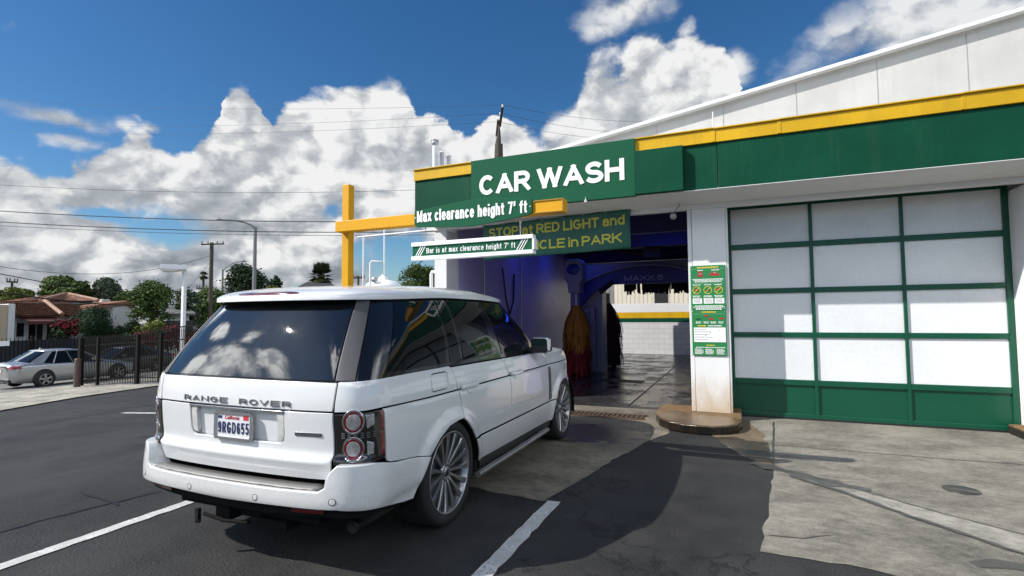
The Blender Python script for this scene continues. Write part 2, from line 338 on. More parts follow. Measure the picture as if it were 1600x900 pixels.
def crom(tab,z):
    if z<=tab[0][0]: return tab[0][1]
    if z>=tab[-1][0]: return tab[-1][1]
    for i in range(len(tab)-1):
        if tab[i][0]<=z<=tab[i+1][0]: break
    z0,v0=tab[i]; z1,v1=tab[i+1]; h=z1-z0; f=(z-z0)/h
    s=(v1-v0)/h
    sa=(v0-tab[i-1][1])/(z0-tab[i-1][0]) if i>0 else s
    sb=(tab[i+2][1]-v1)/(tab[i+2][0]-z1) if i+2<len(tab) else s
    m0=0 if sa*s<=0 else 2*sa*s/(sa+s); m1=0 if sb*s<=0 else 2*sb*s/(sb+s)
    return (2*f**3-3*f*f+1)*v0+(f**3-2*f*f+f)*h*m0+(3*f*f-2*f**3)*v1+(f**3-f*f)*h*m1
SIDE=[(.20,.060),(.30,.040),(.36,.026),(.42,.012),(.50,.003),(.545,0),(.553,.010),(.60,.006),(.70,-.002),(.85,-.004),(.965,.0),(.972,.004),(1.03,.006),(1.10,.015),(1.14,.024),(1.165,.038)]
REAR=[(.20,.08),(.40,.06),(.58,.022),(.66,.002),(.702,-.009),(.714,-.008),(.726,.012),(.745,.016),(.85,.007),(.99,-.002),(1.05,.001),(1.11,.009),(1.145,.016),(1.165,.026)]
HOOD=[(.20,.060),(.30,.030),(.5,.0),(.8,-.002),(.90,.0),(.97,.008),(1.03,.022),(1.08,.05),(1.115,.10)]
def sm(a,b,x):
    t=max(0,min(1,(x-a)/(b-a))); return t*t*(3-2*t)
def flare(y,z):
    m=0
    for yc in (0.0,2.88):
        r=math.hypot((y-yc)/.455,(z-.31)/.45)
        m=max(m,.024*(1-sm(1.0,1.24,r)))
    return m
def B(u,z):
    x,y,nx,ny=plan(BODY,u)
    k=sm(.78,1.02,u)          # rear -> side
    o=crom(REAR,z)*(1-k)+crom(SIDE,z)*k
    h=sm(2.0,2.5,y)
    o=o*(1-h)+crom(HOOD,z)*h
    if u>1.0: o-=flare(y,z)*sm(1.0,1.3,u)
    return (x-nx*o,y-ny*o,z)
def G(u,t,z0=1.165,z1=1.655):
    a=bsp(BELT,u2t(u)); b=bsp(TOPG,u2t(u))
    w=math.sin(math.pi*t)*(.018+.014*sm(1.0,1.3,u))
    _,_,nx,ny=plan(BODY,u)
    zt=z1+.04*sm(-.8,.4,b[1])-.012*sm(.9,1.5,b[1])
    zb=z0-.02*sm(.3,2.0,a[1])
    return (a[0]+(b[0]-a[0])*t+nx*w, a[1]+(b[1]-a[1])*t+ny*w, zb+(zt-zb)*t)
BUMP=[(.40,.022),(.435,.012),(.455,.004),(.48,0),(.53,.001),(.58,.003),(.66,.010),(.71,.014)]
def M(u,z):
    x,y,nx,ny=plan(BODY,u)
    d=.060*(1-sm(.7,1.3,u))+.022
    d-=.014*sm(1.3,1.75,u)
    if u>1.0: d+=flare(y,z)*sm(1.2,1.6,u)*.6
    d-=crom(BUMP,z)
    return (x+nx*d,y+ny*d,z)
# ------------------------------------------------------------------ ground
def gz(x): 
    t = -(x+5.0)
    if t <= -1: z = 0
    elif t < 1: z = -.0535*(t+1)**2/4
    else: z = -.0535*t
    return max(z, -2.1)
def ground(px, py):
    d = ray(px, py); t = -EYE/d.z; p = CAM+d*t
    for _ in range(60): t += .6*(gz(p.x)-p.z)/d.z if abs(d.z) > 1e-4 else 0; p = CAM+d*t
    return p
def asphalt_x(N, p, c):
    g = N.node('ShaderNodeNewGeometry').outputs['Position']
    fine = N.noise(g, 85, 4, .75)[0]; mid = N.noise(g, 2.2, 6, .65)[0]; big = N.noise(N.vm('MULTIPLY', g, (1, .45, 1)), .55, 4, .6)[0]
    v = N.m('ADD', N.sstep(fine, .35, .75, .60, 1.35), N.sstep(mid, .3, .7, -.16, .16)); v = N.m('ADD', v, N.sstep(big, .35, .65, -.17, .2))
    peb = N.voro(g, 55, 0); v = N.m('ADD', v, N.sstep(peb, .16, .05, 0, .75))
    v2 = N.vm('SCALE', (.0365, .0362, .0358)); N.put(v2.node, 3, v)
    ck = N.voro(N.vm('ADD', N.vm('MULTIPLY', g, (.33, .2, 1)), N.noise(g, 1.3, 5, .6)[1]), .55, 0, 'DISTANCE_TO_EDGE')
    col = N.mix(N.sstep(ck, .009, .002, 0, .6), v2, (.009, .009, .010, 1))
    st = N.noise(g, .9, 3, .5)[0]; col = N.mix(N.sstep(st, .60, .72, 0, .35), col, (.018, .018, .019, 1))
    dr = N.voro(N.vm('ADD', g, N.noise(g, 9, 3)[1]), 1.7, 0); col = N.mix(N.sstep(dr, .10, .03, 0, .6), col, (.010, .010, .011, 1))
    ty = N.noise(N.vm('MULTIPLY', g, (2.6, .10, 1)), 1.0, 3, .5)[0]; col = N.mix(N.sstep(ty, .60, .70, 0, .25), col, (.019, .019, .020, 1))
    N.l.new(col, p.inputs['Base Color']); N.l.new(N.sstep(mid, .3, .7, .62, .86), p.inputs['Roughness'])
    b = N.node('ShaderNodeBump'); b.inputs['Strength'].default_value = .55; b.inputs['Distance'].default_value = .008
    N.l.new(N.m('ADD', fine, N.m('MULTIPLY', peb, -.8)), b.inputs['Height']); N.l.new(b.outputs[0], p.inputs['Normal'])
M_asph = mat('asphalt', (.047,.047,.049), .8, spec=.22, extra=asphalt_x)
def concrete_x(tone, wet=None, grime=False):
    def f(N, p, c):
        g = N.node('ShaderNodeNewGeometry').outputs['Position']
        a = N.noise(N.vm('MULTIPLY', g, (1, 1.35, 1)), 1.3, 8, .70)[0]; b_ = N.noise(N.vm('MULTIPLY', g, (1.0, 1.5, 1)), 10, 6, .72)[0]; fi = N.noise(g, 120, 3, .7)[0]
        v = N.m('ADD', N.sstep(a, .3, .7, .58, 1.28), N.sstep(b_, .3, .7, -.24, .22)); v = N.m('ADD', v, N.sstep(fi, .3, .7, -.22, .22))
        v2 = N.vm('SCALE', tone); N.put(v2.node, 3, v); col = v2
        spot = N.voro(N.vm('ADD', g, N.noise(g, 3, 3)[1]), 1.1, 0); col = N.mix(N.sstep(spot, .10, .03, 0, .35), col, (.06, .055, .048, 1))
        ck = N.voro(N.vm('ADD', N.vm('MULTIPLY', g, (.25, .42, 1)), N.vm('MULTIPLY', N.noise(g, 2.2, 6, .65)[1], (.7, .7, 0))), .8, 0, 'DISTANCE_TO_EDGE')
        col = N.mix(N.sstep(ck, .0045, .001, 0, .5), col, (.05, .047, .04, 1))
        rough = N.sstep(a, .3, .7, .72, .9)
        if wet:
            (x, y, rx, ry) = wet
            s = N.node('ShaderNodeSeparateXYZ', {0: g}); u = N.m('DIVIDE', N.m('SUBTRACT', s.outputs[0], x), rx); w_ = N.m('DIVIDE', N.m('SUBTRACT', s.outputs[1], y), ry)
            r = N.m('SQRT', N.m('ADD', N.m('MULTIPLY', u, u), N.m('MULTIPLY', w_, w_)))
            n = N.noise(N.vm('MULTIPLY', g, (1, 2, 1)), 2.4, 5, .6)[0]
            k = N.sstep(N.m('ADD', r, N.m('MULTIPLY', N.m('SUBTRACT', n, .5), 1.5)), 1.0, .72)
            col = N.mix(N.m('MULTIPLY', k, .35 if grime else .8), col, (.035, .030, .024, 1)); rough = N.m('ADD', N.m('MULTIPLY', rough, N.m('SUBTRACT', 1, k)), N.m('MULTIPLY', k, .09))
        if grime:
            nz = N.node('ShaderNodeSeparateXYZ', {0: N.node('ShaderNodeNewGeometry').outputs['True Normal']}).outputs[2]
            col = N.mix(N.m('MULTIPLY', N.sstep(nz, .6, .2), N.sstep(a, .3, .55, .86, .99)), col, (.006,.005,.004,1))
        N.l.new(col, p.inputs['Base Color']); N.l.new(rough, p.inputs['Roughness'])
        bb = N.node('ShaderNodeBump'); bb.inputs['Strength'].default_value = .3; bb.inputs['Distance'].default_value = .01
        N.l.new(N.m('ADD', fi, b_), bb.inputs['Height']); N.l.new(bb.outputs[0], p.inputs['Normal'])
    return f
M_apron = mat('apron concrete', (.2,.19,.165), .85, extra=concrete_x((.200,.186,.154)))
M_bay = mat('wash bay concrete', (.15,.14,.12), .8, extra=concrete_x((.165,.145,.108), (-1.75, 6.75, .80, .62)))
M_walk = mat('sidewalk concrete', (.3,.28,.24), .85, extra=concrete_x((.34,.315,.265)))
M_islandc = mat('wet kerb concrete', (.2,.15,.1), .5, extra=concrete_x((.185,.110,.045), (-.6, 7.5, .9, .55), grime=True))
def paint_x(N, p, c):
    g = N.node('ShaderNodeNewGeometry').outputs['Position']
    n = N.noise(g, 45, 5, .75)[0]; n2 = N.noise(g, 5, 4, .6)[0]
    k = N.m('MULTIPLY', N.sstep(n, .50, .66), N.sstep(n2, .36, .60)); k = N.m('ADD', k, N.m('MULTIPLY', N.sstep(n, .70, .8), .4), clamp=True)
    v = N.vm('SCALE', (.55, .55, .53)); N.put(v.node, 3, N.sstep(n2, .3, .7, .75, 1.08))
    N.l.new(N.mix(k, v, (.09, .09, .09, 1)), p.inputs['Base Color'])
M_paint = mat('worn white road paint', (.6,.6,.58), .75, extra=paint_x)

xs = [-400,-200,-120,-80,-60,-50,-45]+[-40+i*2 for i in range(17)]+[-6.5+i*.25 for i in range(15)]+[-2,0,4,10,40,120,300]
ys = [-80,-40,-20,-8,0,6,12,20,30,45,70,110,200,400,900]
b = MB(); nx = len(xs)
b.add([(x, y, gz(x)) for y in ys for x in xs], [(j*nx+i, j*nx+i+1, (j+1)*nx+i+1, (j+1)*nx+i) for j in range(len(ys)-1) for i in range(nx-1)], True)
struct(b.build('ground', M_asph))
def sheet(name, poly, m, dz):
    b = MB(); b.quad(*[(p[0], p[1], gz(p[0])+dz) for p in poly]); return struct(b.build(name, m))
def strip(name, x0, x1, y0, y1, m, dz, step=2.0):
    n = max(1, int((x1-x0)/step)); b = MB()
    b.add([(x0+(x1-x0)*i/n, y, gz(x0+(x1-x0)*i/n)+dz) for i in range(n+1) for y in (y0, y1)], [(2*i, 2*i+2, 2*i+3, 2*i+1) for i in range(n)], True)
    return struct(b.build(name, m))
def G2(px, py): p = ground(px, py); return (p.x, p.y)
def rag(pts, amp=.018, step=.12):      # broken, uneven edge between two pavings
    o = []; rr = random.Random(3)
    for a, c in zip(pts, pts[1:]):
        n = max(1, int(math.dist(a, c)/step))
        for i in range(n): o.append((a[0]+(c[0]-a[0])*i/n+rr.uniform(-amp, amp), a[1]+(c[1]-a[1])*i/n+rr.uniform(-amp, amp)))
    return o+[pts[-1]]
# concrete apron in front of the roll-up door, wash bay slab in front of the tunnel
edge_r = rag([G2(1190,863), G2(1200,790), G2(1208,735), G2(1180,722), G2(1144,704), G2(1112,680)])
front = rag([(7.5, 2.6), (3.2, 3.35), G2(1330,884), G2(1190,863)])
sheet('concrete_apron', front[:-1]+edge_r+[(-.45, 7.4), (-.45, 8.70), (7.5, 8.70)], M_apron, .004)
edge_b = rag([(-4.28, 4.45), (-2.18, 4.22), G2(850,784), G2(950,724), G2(1012,690), G2(1046,677)])
sheet('wash_bay_slab', edge_b+[(-.9, 7.5), (-.9, 8.74), (-4.9, 8.74), (-4.9, 4.6)], M_bay, .005)
M_stain = mat('rust stained concrete', (.15,.11,.06), .5, extra=concrete_x((.15,.112,.066), (-.1, 6.6, .6, .6)))
sheet('stained_concrete', rag([G2(1112,680), G2(1144,704), G2(1180,722), G2(1207,733)], .03)+rag([G2(1204,700), G2(1190,678), G2(1172,662)], .03)+[G2(1150,655), G2(1100,660)], M_stain, .0085)
# drainage channel running across the apron
ch_t = [G2(1185,727), G2(1310,757), G2(1420,790), G2(1600,838)]; ch_b = [G2(1235,745), G2(1310,768), G2(1420,808), G2(1600,868)]
off = Vector((3.2, -1.9))
M_chan = mat('channel concrete', (.26,.25,.22), .85, extra=concrete_x((.27,.255,.22)))
sheet('drain_channel', rag(ch_t+[(ch_t[-1][0]+1.6, ch_t[-1][1]-.75)], .012)+list(reversed(rag(ch_b+[(ch_b[-1][0]+1.6, ch_b[-1][1]-.85)], .012))), M_chan, .009)
M_grime = mat('damp grime', (.05,.048,.042), .35, var=.3)
def ribbon(name, pts, wid, m, dz, amp=.3):
    rr = random.Random(len(pts)*7); L = []; R_ = []
    P = rag(pts, .008, .08)
    for i, p in enumerate(P):
        a = P[max(0, i-1)]; c = P[min(len(P)-1, i+1)]; dx, dy = c[0]-a[0], c[1]-a[1]; l = math.hypot(dx, dy) or 1; w_ = wid*(1+rr.uniform(-amp, amp))/2
        L.append((p[0]-dy/l*w_, p[1]+dx/l*w_)); R_.append((p[0]+dy/l*w_, p[1]-dx/l*w_))
    bb = MB(); n = len(P); bb.add([(q[0], q[1], gz(q[0])+dz) for q in L+R_], [(i, n+i, n+i+1, i+1) for i in range(n-1)]); return struct(bb.build(name, m))
ribbon('drain_channel_edge', ch_b+[(ch_b[-1][0]+1.6, ch_b[-1][1]-.85)], .045, M_grime, .013)
ribbon('drain_channel_edge', ch_t+[(ch_t[-1][0]+1.6, ch_t[-1][1]-.75)], .018, M_grime, .013)
ribbon('damp_streak', [G2(1175,724), G2(1230,738), G2(1300,757), G2(1360,768)], .20, M_grime, .0115, .6)
ribbon('joint', [G2(1209,660), G2(1207,735)], .02, M_grime, .0075)
ribbon('joint', [G2(1212,696), G2(1320,705), G2(1450,716), G2(1600,727)], .014, M_grime, .0075)
ribbon('crack', [G2(1200,838), G2(1255,842), G2(1300,838)], .010, M_grime, .0075, .8)
ribbon('damp_streak', [G2(1525,884), G2(1560,882), G2(1610,890)], .11, M_grime, .0075, .5)
bb = MB(); c0 = ground(1502, 767); bb.lathe([(0, .0), (.13, .0), (.13, -.003)], (c0.x, c0.y, .011), n=20); struct(bb.build('cover_plate', M_grime))
ribbon('asphalt_seam', [G2(-20,838), G2(60,815), G2(130,797), G2(250,768)], .035, mat('tar seam', (.016,.016,.017), .5, spec=.2), .005, .6)
ribbon('asphalt_seam', [G2(130,772), G2(175,785), G2(185,790)], .02, mat('tar seam', (.016,.016,.017), .5), .0055, .6)
# parking lines
def line(a, c, wid, dz=.006): ribbon('parking_line', [a, c], wid, M_paint, dz, .06)
line((-1.43, 2.0), (-1.43, 4.17), .115); line((-4.255, 1.2), (-4.255, 6.3), .105)
line((-11.3, 6.58), (-8.2, 6.72), .11); line((-7.4, 1.0), (-7.4, 3.2), .10) if False else None
# street side: concrete strip, street, far pavement
sw = [G2(-10,645), G2(120,622), G2(240,604.5), G2(300,597)]
d0 = (sw[0][0]-sw[3][0], sw[0][1]-sw[3][1]); k0 = 12/math.hypot(*d0)
bb = MB(); xa = [(sw[0][0]+d0[0]*k0, sw[0][1]+d0[1]*k0)]+sw+[(sw[3][0]-d0[0]*5*k0/2, sw[3][1]-d0[1]*5*k0/2)]
rows = []
for t_ in (0, .33, .66, 1): rows.append([(p[0]*(1-t_)+(-23.0)*t_, p[1]) for p in xa])
n = len(xa); bb.add([(q[0], q[1], gz(q[0])+.03) for r_ in rows for q in r_], [(r*n+i, r*n+i+1, (r+1)*n+i+1, (r+1)*n+i) for r in range(3) for i in range(n-1)], True)
struct(bb.build('sidewalk', M_walk))
M_str = mat('pale street asphalt', (.16,.155,.145), .85, var=.25, vscale=.8)
strip('street', -31.0, -23.1, -40, 160, M_str, .012)
strip('sidewalk', -33.5, -31.0, -40, 160, M_walk, .05)
ribbon('joint', [G2(0,622+9), G2(120,614), G2(270,603)], .05, M_grime, .036)
# ------------------------------------------------------------------ the car wash building
def stain_x(N, p, c):
    s = N.node('ShaderNodeSeparateXYZ', {0: c}); n = N.noise(N.vm('MULTIPLY', c, (1, 1, .35)), 5, 6, .7)[0]
    k = N.m('MULTIPLY', N.sstep(N.m('ADD', s.outputs[2], N.m('MULTIPLY', N.m('SUBTRACT', n, .5), .9)), .75, .1), .8)
    col = N.mix(k, (.76, .76, .75, 1), (.46, .33, .19, 1)); d = N.noise(c, 14, 5, .7)[0]
    N.l.new(N.mix(N.sstep(d, .55, .75, 0, .16), col, (.3, .28, .25, 1)), p.inputs['Base Color'])
def streak_x(col, amt=.16, dirt=(.30,.29,.26)):
    def f(N, p, c):
        g = N.node('ShaderNodeNewGeometry').outputs['Position']
        st = N.noise(N.vm('MULTIPLY', g, (1, 1, .06)), 7, 5, .7)[0]; bl = N.noise(g, 1.1, 5, .6)[0]; fi = N.noise(g, 40, 3, .7)[0]
        v = N.vm('SCALE', col); N.put(v.node, 3, N.m('ADD', N.sstep(bl, .3, .7, 1-amt*.7, 1+amt*.6), N.sstep(fi, .3, .7, -.04, .04)))
        N.l.new(N.mix(N.m('MULTIPLY', N.sstep(st, .50, .72), N.sstep(bl, .35, .65, amt*.6, amt*1.6)), v, (dirt[0], dirt[1], dirt[2], 1)), p.inputs['Base Color'])
        bb = N.node('ShaderNodeBump'); bb.inputs['Strength'].default_value = .12; bb.inputs['Distance'].default_value = .05
        N.l.new(N.noise(g, 1.6, 2, .5)[0], bb.inputs['Height']); N.l.new(bb.outputs[0], p.inputs['Normal'])
    return f
M_white = mat('white painted render', (.72,.72,.715), .65, var=.05, vscale=2.5, bump=.12, bscale=80)
M_pill = mat('white pillar paint', (.76,.76,.75), .4, extra=stain_x)
M_panel = mat('pale metal cladding', (.56,.555,.535), .45, extra=streak_x((.56,.555,.535), .14, (.36,.34,.30)))
M_green = mat('dark green painted metal', (.002,.058,.030), .55, spec=.12, extra=streak_x((.002,.058,.030), .20, (.045,.085,.06)))
M_sgreen = mat('sign green', (.009,.090,.044), .6, spec=.12, var=.04, vscale=2)
M_dgreen = mat('door frame green', (.001,.068,.034), .35, var=.06, vscale=3)
M_yel = mat('yellow painted metal', (.60,.355,.004), .5, spec=.3, extra=streak_x((.60,.355,.006), .20, (.26,.17,.03)))
M_oran = mat('gantry yellow', (.66,.33,.005), .5, spec=.3, var=.07, vscale=4)
M_letter = mat('white lettering', (.85,.85,.84), .45)
M_gold = mat('gold lettering', (.52,.48,.05), .5)
M_alu = mat('white aluminium', (.78,.79,.80), .35)
M_steel = mat('galvanised steel', (.42,.43,.44), .42, metal=.7, var=.12)
M_black = mat('black', (.012,.012,.013), .55)
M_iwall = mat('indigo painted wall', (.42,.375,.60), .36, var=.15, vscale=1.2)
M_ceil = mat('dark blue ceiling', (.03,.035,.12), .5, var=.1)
M_glassw = mat('white opal door glass', (.74,.755,.765), .18, extra=streak_x((.74,.755,.765), .07, (.55,.54,.51)))
bld = thing('car_wash_building', 'white and green drive-through car wash building with yellow trim and a big glazed roll-up door', 'building', (0, 8.15, 0))
def part(name, mb, m, parent=bld, bevel=.004, kids=None):
    o = mb.build(name, m, None, bevel); o.parent = parent; o.matrix_parent_inverse = Matrix.Translation(-Vector((0, 8.15, 0))); return o
XL, XR = -5.05, 7.2
part('wall', MB().box(XL, -4.795, 8.54, 19.0, 0, 3.9), M_white)
part('wall', MB().box(-.66, 7.2, 8.745, 8.95, 3.05, 3.9).box(-.115, 3.2695, 8.66, 8.744, 3.2405, 3.9).box(3.27, 7.2, 8.66, 8.95, 0, 3.05).box(-.66, -.38, 8.66, 19.0, 0, 3.05), M_white)
part('wall', MB().box(6.95, 7.2, 8.95, 19, 0, 3.9).box(-.38, 6.95, 18.8, 19, 0, 3.9), M_white)
part('pillar', MB().box(-5.04, -4.79, 8.15, 8.54, 0, 3.1), M_white)
part('pillar', MB().box(-.578, -.113, 8.15, 8.655, .05, 3.1), M_pill, bevel=.006)
part('pillar_trim', MB().box(-.642, -.584, 8.162, 8.655, .05, 3.1), M_pill, bevel=.006); part('pillar_trim', MB().box(-.112, -.085, 8.16, 8.655, .05, 3.1), M_pill, bevel=.006)
part('pillar', MB().box(3.275, 3.80, 8.15, 8.655, .0, 3.0995), M_white)
part('lintel', MB().box(XL+.003, XR-.01, 8.147, 8.235, 3.1, 3.30).box(XL+.003, XR-.01, 8.125, 8.146, 3.10, 3.125), M_white)
part('soffit', MB().prism([(7.59, 3.264), (8.146, 3.168), (8.146, 3.2), (7.6, 3.30)], XL+.01, XR-.02, 'x'), M_white)
part('fascia', MB().box(-5.09, -.185, 7.585, 7.72, 3.262, 3.895).box(-.178, 7.2, 7.58, 7.72, 3.262, 3.895).box(-1.275, -.625, 7.47, 7.584, 3.262, 3.888).box(-5.09, -4.97, 7.721, 9.2, 3.262, 3.895), M_green)
part('fascia', MB().box(-5.11, 7.22, 7.575, 7.70, 3.255, 3.2615), M_alu, bevel=0)
cx_ = [-5.10, -3.9, -1.3, -.22, .585, 2.50, 4.6, 7.21]
capb = MB()
for q_, (a, c) in enumerate(zip(cx_, cx_[1:])): e_ = .003*((q_*7) % 3); capb.box(a+.004, c-.004, 7.555-e_, 7.76, 3.896, 4.073+e_).box(a+.001, c-.001, 7.53-e_, 7.765, 4.0735+e_, 4.092+e_)
for c in cx_[2:-1]: capb.box(c-.022, c+.022, 7.547, 7.5545, 3.9, 4.074)
part('trim', capb, M_yel)
part('roof', MB().box(XL+.02, XR-.02, 7.765, 19.0, 3.901, 3.99), mat('pale roof', (.5,.5,.48), .8))
# upper metal gable with its rake trim
gtop = lambda x: 4.661+.155*(x+2.643)
part('gable', MB().prism([(-5.0, 3.99), (11, 3.99), (11, gtop(11)), (-5.0, gtop(-5.0))], 9.2, 9.32), M_panel)
for i in range(-3, 9): x = -.11+i*1.075; part('seam', MB().box(x-.004, x+.004, 9.195, 9.199, 3.995, gtop(x)-.05), mat('seam grey', (.36,.36,.35), .6), bevel=0)
part('trim', MB().prism([(-5.05, gtop(-5.05)-.012), (11.1, gtop(11.1)-.012), (11.1, gtop(11.1)+.045), (-5.05, gtop(-5.05)+.045)], 9.08, 9.36), M_alu)
part('roof', MB().prism([(-5.0, gtop(-5.0)-.2), (11, gtop(11)-.2), (11, gtop(11)-.05), (-5.0, gtop(-5.0)-.05)], 9.33, 18.9), mat('pale roof', (.5,.5,.48), .8))
part('conduit', MB().tube([(-.225, 7.66, 4.09), (-.225, 7.66, 4.36)], .008), M_alu, bevel=0)
# roll-up door
dm = MB(); DX = [(-.112, -.044), (1.006, 1.051), (2.104, 2.145), (3.20, 3.268)]
for a, c in DX: dm.box(a, c, 8.66, 8.735, .0, 3.24)
HZ = [(3.14, 3.24), (2.52, 2.60), (1.845, 1.92), (1.19, 1.265), (.495, .575), (.0, .085)]
for (xa_, xb_) in [(-.044, 1.006), (1.051, 2.104), (2.145, 3.20)]:
    for a, c in HZ: dm.box(xa_, xb_, 8.664, 8.733, a, c)
door = part('roll_up_door', dm, M_dgreen, bevel=.005)
def sub(name, mb, m, parent, bevel=.003):
    o = mb.build(name, m, None, bevel); o.parent = parent; o.matrix_parent_inverse = parent.matrix_parent_inverse.copy() if parent.matrix_parent_inverse != Matrix() else Matrix(); return o
for (xa_, xb_) in [(-.044, 1.006), (1.051, 2.104), (2.145, 3.20)]:
    for a, c in [(2.60, 3.14), (1.92, 2.52), (1.265, 1.845), (.575, 1.19)]:
        o = MB().box(xa_+.0005, xb_-.0005, 8.69, 8.70, a+.0005, c-.0005).build('panel', M_glassw, None); o.parent = door; o.matrix_parent_inverse = Matrix.Identity(4)
    o = MB().box(xa_+.0005, xb_-.0005, 8.692, 8.70, .0855, .4945).build('panel', M_dgreen, None); o.parent = door; o.matrix_parent_inverse = Matrix.Identity(4); o['label'] = 'solid green bottom door panel'
part('weather_strip', MB().box(-.10, 3.26, 8.655, 8.7, -.002, .03), M_black, bevel=0)
# tunnel inside
def tfloor_x(N, p, c):
    g = N.node('ShaderNodeNewGeometry').outputs['Position']
    n = N.noise(N.vm('MULTIPLY', g, (1, .8, 1)), 1.6, 6, .65)[0]; n2 = N.noise(g, 11, 5, .7)[0]
    v = N.vm('SCALE', (.036, .034, .031)); N.put(v.node, 3, N.sstep(n2, .3, .7, .6, 1.3)); N.l.new(v, p.inputs['Base Color'])
    N.l.new(N.sstep(N.m('ADD', N.m('MULTIPLY', n, .7), N.m('MULTIPLY', n2, .3)), .40, .60, .05, .42), p.inputs['Roughness'])
    b = N.node('ShaderNodeBump'); b.inputs['Strength'].default_value = .22; b.inputs['Distance'].default_value = .02; N.l.new(n2, b.inputs['Height']); N.l.new(b.outputs[0], p.inputs['Normal'])
M_tfl = mat('wet tunnel floor', (.07,.07,.065), .2, spec=.38, extra=tfloor_x)
struct(MB().box(-4.79, -.65, 8.745, 20.9, -.2, .004).build('tunnel_floor', M_tfl))
part('inner_wall', MB().box(-4.793, -4.775, 8.56, 18.99, .01, 3.4), M_iwall)
part('inner_wall', MB().box(-.675, -.662, 8.67, 18.99, .01, 3.4), M_iwall)
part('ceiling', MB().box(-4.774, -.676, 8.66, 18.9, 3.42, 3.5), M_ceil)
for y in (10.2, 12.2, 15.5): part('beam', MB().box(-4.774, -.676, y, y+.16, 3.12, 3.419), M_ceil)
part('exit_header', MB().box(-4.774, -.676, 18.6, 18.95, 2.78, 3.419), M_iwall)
M_led = mat('blue lamp', (.02,.05,1.0), .4, emit=2.5)
for i, (x, y) in enumerate([(-3.9, 11.4), (-1.5, 11.4), (-3.9, 13.4), (-1.6, 16.4)]):
    lm = part('blue_lamp', MB().box(x-.5, x+.5, y-.03, y+.03, 3.36, 3.40), M_led)
    L = bpy.data.lights.new('blue_lamp_light', 'AREA'); L.shape = 'RECTANGLE'; L.size = 1.2; L.size_y = .3; L.energy = 1.8; L.color = (.03, .10, 1)
    lo = bpy.data.objects.new('blue_lamp_light', L); COL.objects.link(lo); lo.location = (x, y, 3.33)
struct(MB().box(-3.0, -2.0, 12.05, 12.45, .0045, .012).build('drain_pit', M_black))
for x in (-3.72, -1.72): struct(MB().box(x-.012, x+.012, 8.9, 20, .0045, .0085).build('floor_groove', M_black))
# threshold: trench drain grating and kerb island
gr = MB()
for i in range(44): gr.box(-4.5+i*.073, -4.5+i*.073+.045, 7.83, 8.10, .008, .022)
gr.box(-4.52, -1.27, 7.80, 7.83, .006, .024).box(-4.52, -1.27, 8.10, 8.13, .006, .024)
tag(gr.build('drain_grate', mat('rusty steel', (.11,.075,.05), .55, metal=.4, var=.4, vscale=8)), 'rusty steel trench drain grating across the mouth of the wash bay', 'drain grate')
isl = [(-1.10,8.63),(-1.13,8.1),(-1.10,7.75),(-1.02,7.48),(-.88,7.28),(-.70,7.17),(-.5,7.13),(-.3,7.15),(-.13,7.24),(-.02,7.40),(.03,7.62),(.03,8.63)]
o = MB().prism(isl, .0, .125, 'z').build('kerb_island', M_islandc, None, .02); struct(o)
isl2 = [(3.12,8.64),(3.12,7.95),(3.25,7.6),(3.6,7.5),(4.2,7.5),(4.2,8.64)]
struct(MB().prism(isl2, 0, .12, 'z').build('kerb_island', M_islandc, None, .02))
# neighbour's wall beyond the tunnel
def block_x(N, p, c):
    s = N.node('ShaderNodeSeparateXYZ', {0: c}); v = N.node('ShaderNodeCombineXYZ', {0: s.outputs[0], 1: s.outputs[2]}).outputs[0]
    b = N.node('ShaderNodeTexBrick', {'Vector': v}); b.inputs['Scale'].default_value = 1; b.inputs['Brick Width'].default_value = .4; b.inputs['Row Height'].default_value = .2; b.inputs['Mortar Size'].default_value = .006
    b.inputs['Color1'].default_value = (.62,.62,.61,1); b.inputs['Color2'].default_value = (.56,.56,.555,1); b.inputs['Mortar'].default_value = (.40,.40,.39,1)
    N.l.new(b.outputs['Color'], p.inputs['Base Color'])
nb = thing('boundary_wall', 'white block wall with yellow and green stripes seen through the far end of the wash bay', 'wall', (-3, 21, 0))
def pl(name, mb, m, parent, bevel=.003): o = mb.build(name, m, parent, bevel); o.matrix_parent_inverse = Matrix.Translation(-parent.location); return o
pl('block_course', MB().box(-16, 9, 21, 21.2, 0, 1.255), mat('white blockwork', (.6,.6,.6), .75, extra=block_x), nb)
pl('stripe', MB().box(-16, 9, 20.99, 21.2, 1.256, 1.41), M_green, nb); pl('stripe', MB().box(-16, 9, 20.985, 21.2, 1.411, 1.64), M_yel, nb); pl('coping', MB().box(-16, 9, 20.99, 21.2, 1.641, 1.99), M_white, nb)
nh = thing('neighbour_building', 'cream sided building with a dark window just beyond the striped wall', 'building', (-3, 25, 0))
sd = MB()
for i in range(90): sd.box(-11+i*.2, -11+i*.2+.185, 24.98, 25.1, 0, 3.7)
pl('wall', MB().box(-11, 7, 25.02, 31, 0, 3.72), mat('cream siding', (.62,.57,.46), .7, var=.1), nh); pl('siding', sd, mat('cream siding', (.62,.57,.46), .7), nh)
pl('window', MB().box(-3.5, -2.9, 24.95, 24.978, 1.5, 2.75), M_black, nh); pl('roof', MB().box(-11.3, 7.3, 24.7, 31.3, 3.721, 3.85), M_white, nh)
